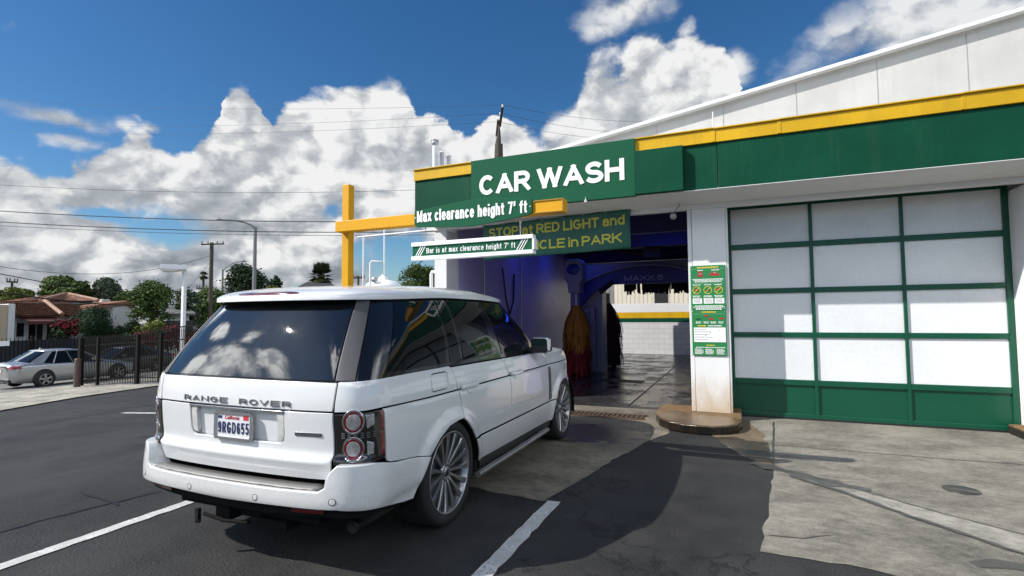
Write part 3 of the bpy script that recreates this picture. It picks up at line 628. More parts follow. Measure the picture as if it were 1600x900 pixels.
# ------------------------------------------------------------------ signs
cw = thing('car_wash_sign', 'big green sign board lettered CAR WASH in white on the fascia', 'sign', (-2.6, 7.5, 3.68))
def rel(o, parent): o.parent = parent; o.matrix_parent_inverse = Matrix.Translation(-parent.location); return o
pl('board', MB().box(-3.945, -1.283, 7.505, 7.583, 3.25, 4.088), M_sgreen, cw)
for i, (word, a, c) in enumerate([('CAR', -3.79, -2.90), ('WASH', -2.785, -1.437)]):
    rel(stext('lettering', word, M_letter, None, a, c, 3.496,   .322, 7.504, .215, .065, .008), cw)
gan = thing('clearance_gantry', 'yellow square post with a long yellow beam reaching over the white car', 'gantry', (-4.12, 4.77, 0))
pl('post', MB().box(-4.168, -4.072, 4.722, 4.818, 0, 3.075), M_oran, gan, .006)
pl('beam', MB().box(-4.158, -1.74, 4.60, 4.72, 2.503, 2.625).box(-1.7399, -1.449, 4.597, 4.723, 2.503, 2.632), M_oran, gan, .006)
M_oran2 = mat('beam end trim', (.36,.19,.005), .5)
pl('end_frame', MB().box(-1.74, -1.449, 4.588, 4.5965, 2.505, 2.517).box(-1.74, -1.449, 4.588, 4.5965, 2.618, 2.630).box(-1.461, -1.449, 4.588, 4.5965, 2.5172, 2.6178), M_oran2, gan, .002)
pl('base_plate', MB().box(-4.24, -4.0, 4.65, 4.89, .0, .015), M_oran, gan)
ms = thing('clearance_sign', 'green six-sided sign reading Max clearance height 7 ft on the yellow beam', 'sign', (-2.4, 4.58, 2.57))
hexp = [(-3.075,2.50),(-3.05,2.474),(-2.749,2.451),(-2.55,2.441),(-2.417,2.434),(-2.26,2.446),(-2.0,2.470),(-1.791,2.495),(-1.752,2.52),(-1.757,2.645),(-1.79,2.655),(-2.1,2.690),(-2.379,2.702),(-2.55,2.692),(-2.749,2.672),(-3.075,2.640)]
pl('board', MB().prism(hexp, 4.574, 4.598), M_sgreen, ms)
rel(stext('lettering', "Max clearance height 7' ft", M_letter, None, -3.040, -1.800, 2.519, .120, 4.573, .160, .065, .004, .20), ms)
pl('bolt', MB().lathe([(0,-.004),(.006,-.004),(.006,0)], (-3.06,4.574,2.57), 'y', 10), M_letter, ms, 0); pl('bolt', MB().lathe([(0,-.004),(.006,-.004),(.006,0)], (-1.772,4.574,2.575), 'y', 10), M_letter, ms, 0)
br = thing('clearance_bar', 'white framed green bar reading Bar is at max clearance height hanging on chains', 'clearance bar', (-2.4, 4.6, 2.2))
x0, x1 = -3.104, -1.742
pl('board', MB().box(x0+.006, x1-.012, 4.575, 4.625, 2.163, 2.269), M_sgreen, br)
pl('frame', MB().box(x0, x1, 4.56, 4.64, 2.269, 2.308).box(x0, x1, 4.56, 4.64, 2.124, 2.163).box(x1-.012, x1+.012, 4.563, 4.637, 2.1632, 2.2688), M_alu, br)
for k in range(3):
    for xx in (x0+.075+k*.027, x1-.145+k*.027): pl('stripe', MB().prism([(xx-.034, 2.166), (xx-.024, 2.166), (xx+.040, 2.266), (xx+.030, 2.266)], 4.5715, 4.5745), M_letter, br, 0)
rel(stext('lettering', "Bar is at max clearance height 7' ft", M_letter, None, -2.925, -1.928, 2.190, .054, 4.5745, .125, .15, .003, .26), br)
for x in (-2.955, -1.885):
    c_ = MB(); z = 2.308
    while z < 2.505:
        k = int(z*1000) % 2
        ring = [(math.cos(a)*.007, math.sin(a)*.014) for a in [i*math.pi/4 for i in range(9)]]
        c_.tube([(x+(p[0] if k else 0), 4.6+(0 if k else p[0]), z+p[1]+.01) for p in ring], .0025, 5, False); z += .021
    pl('chain', c_, M_steel, br, 0)
# vinyl banner under the lintel
bn = thing('banner', 'green vinyl banner with gold letters telling drivers to stop at the red light', 'banner', (-2.7, 8.08, 2.85))
bx0, bx1 = -4.02, -1.472; nu, nv = 60, 16; vs = []
for j in range(nv+1):
    for i in range(nu+1):
        u, v = i/nu, j/nv; ztop = 3.115+(3.192-3.115)*u; zb = 2.505+(2.568-2.505)*u
        z = zb+(ztop-zb)*v - .010*abs(math.sin(u*math.pi*5))*v**3
        y = 8.085-.014*math.sin(u*7+v*1.5)*(1-v)-.012*math.sin(u*17-v*3)*(1-v*.6)
        vs.append((bx0+(bx1-bx0)*u, y, z))
w_ = nu+1
cl_ = MB().add(vs, [(j*w_+i, j*w_+i+1, (j+1)*w_+i+1, (j+1)*w_+i) for j in range(nv) for i in range(nu)], True)
M_vinyl = mat('green vinyl', (.006,.085,.055), .36, var=.1, vscale=3)
o = pl('cloth', cl_, M_vinyl, bn, 0); s_ = o.modifiers.new('s', 'SOLIDIFY'); s_.thickness = .003
def wav(o):
    for v in o.data.vertices:
        u = (v.co.x-bx0)/(bx1-bx0); zz = (v.co.z-(2.505+.063*u))/.61
        v.co.y += 8.085-.014*math.sin(u*7+zz*1.5)*(1-zz)-.012*math.sin(u*17-zz*3)*(1-zz*.6)-.004; v.co.z += .06*(u-.5)
    return o
rel(wav(stext('lettering', 'STOP at RED LIGHT and', M_gold, None, -3.905, -1.555, 2.915, .160, 0, .185, .085, .002, .20)), bn)
rel(wav(stext('lettering', 'VEHICLE in PARK', M_gold, None, -3.50, -1.605, 2.640, .155, 0, .185, .085, .002, .20)), bn)
for i in range(8):
    gm = MB(); u = i/7; x = bx0+.03+(bx1-bx0-.06)*u; z = 3.10+.077*u; gm.lathe([(.007,-.003),(.012,-.003),(.012,0)], (x, 8.07, z-.008), 'y', 10)
    gm.tube([(x, 8.075, z), (x+.005, 8.12, 3.14+.03*u)], .003, 5)
    pl('grommet', gm, M_steel, bn, 0)
# instruction board on the pillar
ib = thing('instruction_sign', 'tall green instruction board with red car pictures fixed to the white pillar', 'sign', (-.37, 8.13, 1.6))
SX0, SX1, SZ0, SZ1 = -.612, -.134, .937, 2.256
def sp(u, v): return SX0+(SX1-SX0)*u, SZ1-(SZ1-SZ0)*v
M_ig = mat('instruction green', (.020,.205,.060), .35); M_red = mat('picture red', (.36,.03,.03), .5); M_iy = mat('picture yellow', (.78,.56,.05), .5); M_grey = mat('text grey', (.30,.31,.31), .6)
pl('board', MB().box(SX0, SX1, 8.128, 8.142, 1.592, SZ1).box(SX0+.004, SX1-.004, 8.130, 8.142, SZ0, 1.588), M_ig, ib, .004)
LY = 8.1278
def rects(name, R, m, y=LY, d=.0012):
    b = MB()
    for u0, u1, v0, v1 in R: a, t = sp(u0, v0); c, q = sp(u1, v1); b.box(a, c, y-d, y, q, t)
    return pl(name, b, m, ib, 0)
rr = random.Random(5)
def lines(u0, u1, v, n, dv, h, cen=True):
    R = []
    for i in range(n):
        cut = rr.uniform(.0, .12)*(u1-u0) if i == n-1 or rr.random() < .5 else 0; a, c = (u0+cut, u1-cut) if cen else (u0, u1-cut*2); x = a
        while x < c-.012: wd = min(rr.uniform(.02, .07), c-x); R.append((x, x+wd, v+i*dv, v+i*dv+h)); x += wd+.010
    return R
W = lines(.06,.94,.150,3,.014,.008)+lines(.20,.38,.05,1,.02,.008)+lines(.60,.84,.05,1,.02,.008)+lines(.06,.30,.212,1,.02,.008)+lines(.38,.60,.212,1,.02,.008)+lines(.68,.92,.212,1,.02,.008)
for c in (.17,.49,.80): W += lines(c-.13,c+.13,.335,2,.011,.007)
W += lines(.06,.96,.446,4,.013,.008)+lines(.1,.3,.625,2,.012,.007)+lines(.34,.5,.625,2,.012,.007)+lines(.54,.72,.625,2,.012,.007)+lines(.76,.92,.625,2,.012,.007)+lines(.47,.86,.665,1,.02,.012)+lines(.08,.98,.905,1,.012,.008)
for c in (.08,.38,.70): W += lines(c,c+.24,.925,5,.0125,.007, False)
W += [(.04,.96,.0388,.0398),(.04,.96,.1998,.2008),(.03,.97,.5398,.5408)]
rects('lettering', W, M_letter)
rects('heading', lines(.18,.82,.016,1,.02,.013)+lines(.27,.76,.513,1,.02,.012)+lines(.15,.45,.665,1,.02,.012)+lines(.38,.68,.88,1,.02,.010), M_iy)
for q_ in [(.05,.32,.365,.425),(.37,.64,.365,.425),(.68,.95,.365,.425),(.06,.965,.69,.85)]: rects('text_box', [q_], M_letter)
TB = []
for c in (.075,.395,.705): TB += lines(c,c+.22,.373,4,.0115,.005)
for i in range(5): TB += lines(.085,.085+rr.uniform(.35,.75),.705+i*.029,1,.02,.007, False)
rects('small_print', TB, M_grey, LY-.0014)
carb = [(-.5,0),(.5,0),(.48,.15),(.30,.21),(.16,.37),(-.22,.38),(-.36,.21),(-.5,.18)]
def icons(L, m, y=LY):
    b = MB()
    for u, v, s, sh in L:
        x, z = sp(u, v); b.prism([(x+p[0]*s, z+p[1]*s) for p in sh], y-.0014, y)
    return b
front_ = [(-.5,0),(.5,0),(.5,.5),(.36,.58),(.28,1.0),(-.28,1.0),(-.36,.58),(-.5,.5)]
for q_ in [(.285,.125,.080,front_),(.70,.118,.150,carb),(.17,.283,.075,carb),(.80,.275,.075,carb),(.57,.605,.08,carb),(.43,.570,.07,carb),(.87,.600,.075,carb)]: pl('picture', icons([q_], M_red), M_red, ib, 0)
for q_ in [(.49,.285,.085,[(p[0],p[1]*.6) for p in carb]),(.20,.600,.08,[(p[0],p[1]*.5) for p in carb])]: pl('picture', icons([q_], M_letter), M_black, ib, 0)
for q_ in [(.285,.100,.040,[(-.5,0),(.5,0),(.4,.4),(-.4,.4)]),(.70,.090,.045,[(-.5,0),(.5,0),(.3,.4),(-.3,.4)]),(.80,.725,.014,front_),(.53,.752,.014,front_),(.40,.780,.016,front_),(.57,.808,.016,front_),(.77,.833,.014,front_)]: pl('picture', icons([q_], M_grey, LY-.0016), M_grey, ib, 0)
for u in (.17,.49,.80):
    pr = MB(); x, z = sp(u, .275); r0, r1 = .049, .056
    ring = [(math.cos(i*math.pi/14), math.sin(i*math.pi/14)) for i in range(29)]
    pr.add([(x+c*r, LY-.002, z+s*r) for r in (r0, r1) for c, s in ring], [(i, i+1, 29+i+1, 29+i) for i in range(28)])
    pr.prism([(x-.038,z-.034),(x-.033,z-.040),(x+.038,z+.034),(x+.033,z+.040)], LY-.0022, LY-.0015)
    pl('prohibition_ring', pr, M_iy, ib, 0)
for u, v in ((.04,.012),(.96,.012),(.04,.482),(.96,.482),(.04,.512),(.96,.512),(.05,.985),(.96,.985)):
    x, z = sp(u, v); pl('screw', MB().lathe([(0,-.003),(.006,-.003),(.006,0)], (x, LY, z), 'y', 10), M_steel, ib, 0)
# small fittings
fl = thing('security_camera', 'round white twin-lens security camera under the soffit above the pillar', 'security camera', (.04, 8.07, 3.21))
p0 = on_y(1150, 302, 8.0)
pl('housing', MB().lathe([(0,-.06),(.03,-.058),(.055,-.04),(.062,0),(.05,.05),(0,.055)], p0, 'y', 20), M_alu, fl, 0); fl.location = p0; 
for ch in fl.children: ch.matrix_parent_inverse = Matrix.Translation(-Vector(p0))
pl('lens', MB().lathe([(0,-.068),(.014,-.066),(.014,-.05)], p0+Vector((-.020,0,0)), 'y', 12).lathe([(0,-.068),(.014,-.066),(.014,-.05)], p0+Vector((.020,0,0)), 'y', 12), M_black, fl, 0)
pl('bracket', MB().tube([p0+Vector((.0,.02,.03)), p0+Vector((.03,.06,.05)), p0+Vector((.07,.10,.03))], .016).box(p0.x-.04, p0.x+.08, p0.y+.06, p0.y+.14, p0.z+.04, p0.z+.06), M_alu, fl, 0)
p1 = on_y(1052, 338, 8.05)
fo = thing('flood_lamp', 'small flood lamp hanging on loose wire at the corner of the wash bay', 'lamp', p1)
pl('lamp_head', MB().lathe([(0,-.05),(.045,-.045),(.05,0),(.03,.04),(0,.045)], p1, 'y', 16), M_steel, fo, 0)
pl('cable', MB().tube([p1+Vector((0,.02,.03)), p1+Vector((.04,0,.10)), p1+Vector((.10,-.04,.16)), p1+Vector((.07,-.06,.22)), p1+Vector((.15,-.2,.26))], .005, 6), M_black, fo, 0)
p2 = on_y(915, 314, 7.49)
tag(MB().lathe([(.008,0),(.016,-.006),(.022,0),(.016,.006)], (p2.x, p2.y, p2.z), 'y', 14).tube([p2+Vector((0,0,.02)), p2+Vector((0,.0,.06))], .004).build('hook', M_alu), 'small white ring hook at the lower edge of the big lettered sign', 'hook')
# roof vents left of the sign
for px, pb, ptop, lab, capf in ((679.5,272,219,'tallest white flue on the roof, with a dark cap',1),(690.5,270,237,'middle one of three white flues, round plain top',0),(701.5,268,242,'shortest white flue on the roof, nearest the big sign',0)):
    a = on_y(px, ptop, 9.5); b_ = on_y(px, pb+12, 9.5); R_ = .052 if capf else .045
    t = thing('roof_flue', lab, 'flue', (b_.x, 9.5, 3.99), 0, 'flues on the roof')
    if capf:
        pl('pipe', MB().lathe([(R_,3.99),(R_,a.z-.12)], (a.x,9.5,0), n=16), M_alu, t, 0)
        pl('cap', MB().lathe([(.04,-.14),(.055,-.12),(.075,-.07),(.075,-.035),(.06,-.03),(.085,-.02),(.085,.0),(0,.012)], (a.x,9.5,a.z), n=18), M_steel, t, 0)
    else: pl('pipe', MB().lathe([(R_,3.99),(R_,a.z-.03),(R_+.008,a.z-.03),(R_+.008,a.z-.01),(R_*.6,a.z),(0,a.z+.004)], (a.x,9.5,0), n=16), M_alu, t, 0)
# ------------------------------------------------------------------ machines in the bay
M_hose = mat('black hose', (.012,.012,.014), .4)
for i_, (y_, lab_) in enumerate(((9.6, 'nearest grey conduit running up the indigo wall'), (11.6, 'second grey conduit running up the indigo wall'))):
    tag(MB().tube([(-4.745, y_, .0), (-4.745, y_, 3.38)], .02, 8).build('wall_conduit', M_steel), lab_, 'conduit', 'conduits on the bay wall')
tag(MB().tube([(-4.7, 10.4, 2.6), (-4.66, 10.5, 1.9), (-4.68, 10.75, 1.55), (-4.70, 11.0, 1.9), (-4.72, 11.1, 2.5)], .022, 8).build('hose', M_hose), 'black hose looped on the indigo wall of the wash bay', 'hose')
M_mach = mat('machine white', (.28,.28,.31), .4, var=.06); M_mblue = mat('machine blue', (.03,.035,.20), .4)
am = thing('wash_arch', 'white wash gantry with a curved blue header across the bay', 'car wash machine', (-2.5, 14, 0))
pl('leg', MB().box(-4.25, -3.35, 14.0, 14.5, 0, 2.62), M_mach, am, .01); pl('leg', MB().box(-1.1, -.72, 14.0, 14.5, 0, 2.62), M_mach, am, .01)
pl('top_box', MB().box(-4.25, -.72, 14.02, 14.5, 2.621, 2.93), M_mach, am, .01)
arc = [(-3.95+i*.1, 2.33+.50*math.sin(math.pi*min(1, max(0, i/36)))**.8) for i in range(37)]
arc_in = [(-.45, 2.33), (-.45, 2.33)]
n = len(arc)
pl('header', MB().prism([(-3.95,2.2)]+arc+[(-.7,2.32)][:0]+[(-.72,2.33),(-.72,2.36),(-3.1,2.36),(-3.35,2.30),(-3.62,2.1),(-3.95,1.75)][1:], 13.90, 13.998), M_mblue, am, .004)
rim = MB().tube([(x, 13.885, z+.02) for x, z in arc if x < -.75], .03, 8); pl('rim', rim, M_mach, am, 0)
rel(stext('lettering', 'MAXX 5', mat('dull lettering', (.34,.34,.5), .5), None, -2.72, -1.72, 2.44, .14, 13.895, .2, .12, .004), am)
pl('control_box', MB().box(-3.95, -3.62, 13.6, 13.85, .9, 1.72).box(-3.62, -3.50, 13.7, 13.85, .2, 1.75), M_mach, am, .012)
pl('arm', MB().tube([(-3.3, 13.6, 2.15), (-2.95, 13.55, 2.42)], .07), M_black, am, 0); pl('spray_arm', MB().tube([(-2.6, 12.8, 3.12), (-1.8, 12.6, 2.95)], .05).box(-2.0, -1.6, 12.5, 12.8, 2.9, 3.2), M_black, am, 0)
tb = MB()
for i in range(150):
    x = -3.0+rr.uniform(0, 2.25); y = 15.3+rr.uniform(-.15,.15); l = rr.uniform(.45, .62); tb.add([(x-.03,y,2.74),(x+.03,y,2.74),(x+.02+rr.uniform(-.03,.03),y+rr.uniform(-.05,.05),2.74-l),(x-.03,y,2.74-l)], [(0,1,2,3)])
mt = thing('mitter_curtain', 'dark fringed cloth curtain hanging across the far end of the bay', 'wash curtain', (-2, 15.3, 2.75))
pl('cloth_strips', tb, M_black, mt, 0); pl('rail', MB().box(-3.05, -.72, 15.1, 15.5, 2.741, 2.80), M_black, mt)
def brush(name, lab, X, Y, zt, c1, c2, big=1.0, emblem=True):
    t = thing(name, lab, 'wash brush', (X, Y, 0), 0, 'upright brushes in the wash bay')
    M1, M2 = mat('brush cloth %s'%(c1,), c1, .7, var=.35, vscale=3), mat('brush cloth %s'%(c2,), c2, .7, var=.35, vscale=3)
    for (za, zb, mm) in ((zt-.30, .95, M1), (1.05, .42, M2), (.75, .05, M2), (1.18, .70, M1)):
        s = MB()
        for i in range(230):
            a = rr.uniform(0, 2*math.pi); r_ = rr.uniform(.20, .44)*big; wd = rr.uniform(.010, .022)
            z0 = za-rr.uniform(0, .12); z1 = zb-rr.uniform(-.16, .20); ca, sa = math.cos(a), math.sin(a); P = []
            for k in range(6):
                f = k/5; rad = .08+r_*(1-(1-f)**2.2)*(1 if k < 5 else 1.04); P.append((rad, z0+(z1-z0)*f))
            vs = []
            for rad, z in P: vs += [(X+ca*rad-sa*wd, Y+sa*rad+ca*wd, z), (X+ca*rad+sa*wd, Y+sa*rad-ca*wd, z)]
            s.add(vs, [(2*k, 2*k+1, 2*k+3, 2*k+2) for k in range(5)])
        pl('cloth_strips', s, mm, t, 0)
    pl('shaft', MB().tube([(X,Y,.02),(X,Y,zt)], .06, 12), M_steel, t, 0)
    if emblem:
        pl('drive_head', MB().prism([(X-.15,zt),(X+.15,zt),(X+.17,zt+.25),(X+.24,zt+.36),(X+.24,zt+.78),(X+.16,zt+.88),(X-.16,zt+.88),(X-.24,zt+.78),(X-.24,zt+.36),(X-.17,zt+.25)], Y-.22, Y+.2), M_mach, t, .02)
        e = MB().lathe([(0,-.012),(.17,-.010),(.18,0)], (0,0,0), 'y', 28); e.v = [(X+x, Y-.222+y, zt+.62+z*.82) for x, y, z in e.v]; pl('emblem', e, M_mblue, t, 0)
    return t
brush('wash_brush', 'orange and red upright cloth brush beside the indigo wall under a white drive head', -3.88, 13.3, 2.12, (.62,.215,.008), (.34,.018,.010), .74)
brush('wash_brush', 'dark second brush deeper in the bay beside the bright exit', -3.55, 15.6, 2.2, (.10,.03,.02), (.06,.015,.012), .8, False)
# ------------------------------------------------------------------ the white SUV
def dust_x(N, p, c):
    z = N.node('ShaderNodeSeparateXYZ', {0: c}).outputs[2]; n = N.noise(N.vm('MULTIPLY', c, (1, 1, 2)), 4, 6, .65)[0]; n2 = N.noise(c, 60, 3, .7)[0]
    k = N.m('MULTIPLY', N.sstep(N.m('ADD', z, N.m('MULTIPLY', N.m('SUBTRACT', n, .5), .35)), .78, .30), N.sstep(n2, .30, .65, .25, .55))
    N.l.new(N.mix(k, (.675,.685,.69,1), (.36,.325,.28,1)), p.inputs['Base Color']); N.l.new(N.m('ADD', .26, N.m('MULTIPLY', k, .4)), p.inputs['Roughness']); N.l.new(N.m('SUBTRACT', 1.0, k), p.inputs['Coat Weight'])
M_car = mat('white car paint', (.64,.65,.655), .28, coat=1.0, extra=dust_x)
def glass_x(N, p, c):
    n = N.noise(N.vm('MULTIPLY', c, (1, 1, .25)), 9, 5, .7)[0]; d = N.voro(c, 60, 0)
    sp = N.m('MULTIPLY', N.sstep(d, .07, .03), N.sstep(N.noise(c, 5, 2)[0], .5, .7))
    col = N.mix(N.sstep(n, .4, .75, 0, .25), (.006,.007,.008,1), (.022,.023,.024,1)); col = N.mix(N.m('MULTIPLY', sp, .5), col, (.35,.35,.35,1))
    N.l.new(col, p.inputs['Base Color']); N.l.new(N.m('ADD', N.sstep(n, .35, .8, .012, .035), N.m('MULTIPLY', sp, .3)), p.inputs['Roughness'])
M_tint = mat('tinted rear glass', (.01,.011,.012), .015, ior=1.9, spec=.5, extra=glass_x)
M_side = mat('tinted side glass', (.005,.006,.007), .012, ior=1.5, spec=.32)
M_gloss = mat('gloss black trim', (.010,.010,.011), .12, coat=.5)
M_matt = mat('black plastic', (.016,.016,.017), .6)
M_dark = mat('dark underbody', (.006,.006,.006), .85, spec=.15)
M_satin = mat('satin grey pillar', (.075,.075,.078), .42, metal=.0)
M_chrome = mat('chrome', (.62,.63,.64), .16, metal=1.)
M_rub = mat('tyre rubber', (.013,.013,.013), .75, bump=.15, bscale=40)
M_alloy = mat('alloy wheel', (.33,.33,.33), .32, metal=.85)
M_alloyd = mat('dark alloy', (.03,.03,.032), .45, metal=.3)
M_lens = mat('smoked lamp lens', (.010,.009,.009), .08, coat=1.)
M_redl = mat('red lamp lens', (.13,.003,.007), .10, coat=1.)
M_clear = mat('clear lamp lens', (.34,.34,.34), .18, metal=.3, coat=1., var=.5, vscale=50)
M_frost = mat('frosted lamp lens', (.55,.55,.53), .25, coat=.6, var=.3, vscale=30)
def step_x(N, p, c):
    s = N.node('ShaderNodeSeparateXYZ', {0: c}); wv = N.m('SINE', N.m('MULTIPLY', s.outputs[1], 620)); n = N.noise(N.vm('MULTIPLY', c, (.3, 9, 1)), 14, 4, .7)[0]
    N.l.new(N.mix(N.sstep(wv, -.3, .3), (.09,.09,.088,1), (.24,.235,.225,1)), p.inputs['Base Color']); N.l.new(N.sstep(n, .3, .7, .35, .6), p.inputs['Roughness'])
M_step = mat('ribbed step pad', (.2,.2,.19), .5, extra=step_x)
suv = thing('suv', 'white boxy luxury SUV with dark tinted glass waiting at the mouth of the car wash', 'car', (-2.9334, 3.4304, 0), .01477)
def mir(S): 
    def f(u, z):
        if u >= 0: return S(u, z)
        p = S(-u, z); return (-p[0], p[1], p[2])
    return f
SB, SM, SG = mir(B), mir(M), mir(G)
def area(P): return sum(P[i][0]*P[(i+1) % len(P)][1]-P[(i+1) % len(P)][0]*P[i][1] for i in range(len(P)))/2
def dens(P, st):
    o = []
    for a, c in zip(P, P[1:]+P[:1]):
        n = max(1, int(math.dist(a, c)/st+.5)); o += [(a[0]+(c[0]-a[0])*i/n, a[1]+(c[1]-a[1])*i/n) for i in range(n)]
    return o
def inset(P, d):
    o = []; n = len(P)
    for i in range(n):
        a, b_, c = P[i-1], P[i], P[(i+1) % n]
        e1 = (b_[0]-a[0], b_[1]-a[1]); e2 = (c[0]-b_[0], c[1]-b_[1]); l1 = math.hypot(*e1) or 1; l2 = math.hypot(*e2) or 1
        n1 = (-e1[1]/l1, e1[0]/l1); n2 = (-e2[1]/l2, e2[0]/l2); k = 1+n1[0]*n2[0]+n1[1]*n2[1]; k = max(k, .35)
        o.append((b_[0]+(n1[0]+n2[0])/k*d, b_[1]+(n1[1]+n2[1])/k*d))
    return o
def inside(p, P):
    r = False; j = len(P)-1
    for i in range(len(P)):
        if (P[i][1] > p[1]) != (P[j][1] > p[1]) and p[0] < (P[j][0]-P[i][0])*(p[1]-P[i][1])/(P[j][1]-P[i][1])+P[i][0]: r = not r
        j = i
    return r
def nrm(S, u, z, h=.004):
    a, b_ = Vector(S(u+h, z)), Vector(S(u-h, z)); c, d = Vector(S(u, z+h)), Vector(S(u, z-h))
    return (a-b_).cross(c-d).normalized()
def panel(name, polys, S, m, parent, gap=.003, r=.0035, thick=.014, lift=0., res=(.05,.04), rows=(), holes=(), mirror=False, edge=.03, label=None):
    V = []; NN = []; FA = []
    for P in polys:
        P = list(P)
        if area(P) < 0: P.reverse()
        P = dens(P, edge); F_ = inset(P, gap+r); HL = []
        for H in holes:
            H = list(H)
            if area(H) > 0: H.reverse()
            HL.append(dens(H, edge))
        HF = [inset(H, gap+r) for H in HL]
        loops = [F_]+HF; pts = []; edges = []
        for L in loops:
            k = len(pts); pts += L; edges += [(k+i, k+(i+1) % len(L)) for i in range(len(L))]
        nb_ = len(pts)
        u0, u1 = min(p[0] for p in F_), max(p[0] for p in F_); z0, z1 = min(p[1] for p in F_), max(p[1] for p in F_)
        zs = [z0+(z1-z0)*i/max(1, int((z1-z0)/res[1])) for i in range(1, max(1, int((z1-z0)/res[1])))]+list(rows)
        us = [u0+(u1-u0)*i/max(1, int((u1-u0)/res[0])) for i in range(1, max(1, int((u1-u0)/res[0])))]
        bd = list(pts)
        for z in zs:
            for u in us:
                q = (u, z)
                if inside(q, F_) and not any(inside(q, h) for h in HF):
                    if min((q[0]-e[0])**2+(q[1]-e[1])**2 for e in bd) > (.45*min(res))**2: pts.append(q)
        vo, eo, fo, *_ = delaunay_2d_cdt([Vector(p) for p in pts], edges, [], 0, 1e-6)
        k = len(V)
        for p in vo:
            nn = nrm(S, p.x, p.y); V.append(Vector(S(p.x, p.y))+nn*lift); NN.append(nn)
        for f in fo:
            c = (sum(vo[i].x for i in f)/len(f), sum(vo[i].y for i in f)/len(f))
            if inside(c, F_) and not any(inside(c, h) for h in HF): FA.append(tuple(i+k for i in f))
        for L in [P]+HL:
            n = len(L); prev = None
            for th in (0, 35, 65, 90, 91):
                t = math.radians(min(th, 90)); Q = inset(L, gap+r*(1-math.sin(t))); dp = r*(1-math.cos(t)) if th < 91 else thick
                k = len(V)
                for i, q in enumerate(Q):
                    nn = nrm(S, *q); base = Vector(S(*q))
                    a, c = Q[i-1], Q[(i+1) % n]; tg = (Vector(S(*c))-Vector(S(*a)))
                    ow = tg.cross(nn); ow = ow.normalized() if ow.length > 1e-9 else nn
                    V.append(base+nn*(lift-dp)); NN.append((nn*math.cos(t)+ow*math.sin(t)).normalized())
                if prev is not None:
                    for i in range(n): j = (i+1) % n; FA.append((prev+i, k+i, k+j, prev+j))
                prev = k
    objs = []
    for sgn in ((1, -1) if mirror else (1,)):
        me = bpy.data.meshes.new(name)
        me.from_pydata([(v.x*sgn, v.y, v.z) for v in V], [], FA if sgn == 1 else [tuple(reversed(f)) for f in FA]); me.update()
        me.polygons.foreach_set('use_smooth', [True]*len(me.polygons))
        me.normals_split_custom_set_from_vertices([(n.x*sgn, n.y, n.z) for n in NN])
        o = link(name, me, m, parent); objs.append(o)
        if label: o['label'] = label
    return objs if mirror else objs[0]
def rrect(u0, u1, z0, z1, r, n=5):
    o = []
    for cx_, cz_, a0 in ((u1-r, z1-r, 0), (u0+r, z1-r, 90), (u0+r, z0+r, 180), (u1-r, z0+r, 270)):
        for i in range(n+1): a = math.radians(a0+90*i/n); o.append((cx_+r*math.cos(a), cz_+r*math.sin(a)))
    return o
U0 = 1.892                                   # u of the rear axle on the side
arch = [(-.545,.28),(-.515,.36),(-.43,.475),(-.325,.585),(-.215,.675),(-.08,.737),(.06,.752),(.20,.715),(.31,.625),(.395,.515),(.445,.41),(.465,.345)]
farch = [(y+2.88, z) for y, z in [(-.46,.345),(-.445,.41),(-.395,.515),(-.31,.625),(-.20,.715),(-.06,.752),(.08,.742),(.21,.69),(.32,.60),(.41,.49),(.46,.38),(.47,.30)]]
A = [(y+U0, z) for y, z in arch]; FA_ = [(y+U0, z) for y, z in farch]
def aseg(L, z0=-9, z1=9, u0=-9, u1=99): return [p for p in L if z0 <= p[1] <= z1 and u0 <= p[0] <= u1]
def zat(L, u):
    for a, c in zip(L, L[1:]):
        if min(a[0], c[0]) <= u <= max(a[0], c[0]): f = (u-a[0])/(c[0]-a[0]); return a[1]+(c[1]-a[1])*f
CZ = .975
# tailgate
rec = [(-.405,.966),(-.405,.84),(-.395,.80),(-.372,.784),(.372,.784),(.395,.80),(.405,.84),(.405,.966)]
panel('tailgate_upper', [[(-.745,.985),(-.752,1.05),(-.762,1.155),(-.55,1.158),(0,1.16),(.55,1.158),(.762,1.155),(.752,1.05),(.745,.985)]], SB, M_car, suv, rows=(1.12,1.14))
tgl = panel('tailgate_lower', [[(-.745,.981),(.745,.981),(.750,.83),(.747,.732),(.720,.585),(-.720,.585),(-.747,.732),(-.750,.83)]], SB, M_car, suv, holes=[rec], rows=(.716,.720,.724,.728,.732,.737))
panel('recess', [[(-.42,.98),(.42,.98),(.42,.77),(-.42,.77)]], SB, M_car, tgl, gap=0, lift=-.030, thick=.01)
for s in (1, -1):
    panel('reversing_lamp', [[(s*.345,.962),(s*.402,.962),(s*.402,.83),(s*.385,.797),(s*.345,.790)]], SB, M_frost, tgl, gap=.001, r=.006, lift=-.004, thick=.028)
panel('garnish', [[(-.41,.979),(.41,.979),(.41,.966),(-.41,.966)]], SB, M_chrome, tgl, gap=0, r=.003, lift=.006, thick=.02)
M_plate = mat('plate white', (.66,.67,.68), .4); M_navy = mat('plate navy', (.015,.02,.09), .5); M_pred = mat('plate red', (.5,.03,.04), .5)
pt = thing('tmp', None, None) if False else None
PY = -1.085
pb = MB(); pb.prism([(x, z-.0) for x, z in rrect(-.156,.156,.784,.944,.012)], PY, PY+.012)
plate = pb.build('number_plate', M_plate, suv, .002)
fr = MB(); outer = rrect(-.163,.163,.777,.951,.016); inn = rrect(-.147,.147,.792,.936,.010); n = len(outer)
fr.add([(x, PY-.004, z) for x, z in outer]+[(x, PY-.004, z) for x, z in inn], [(i, n+i, n+(i+1) % n, (i+1) % n) for i in range(n)])
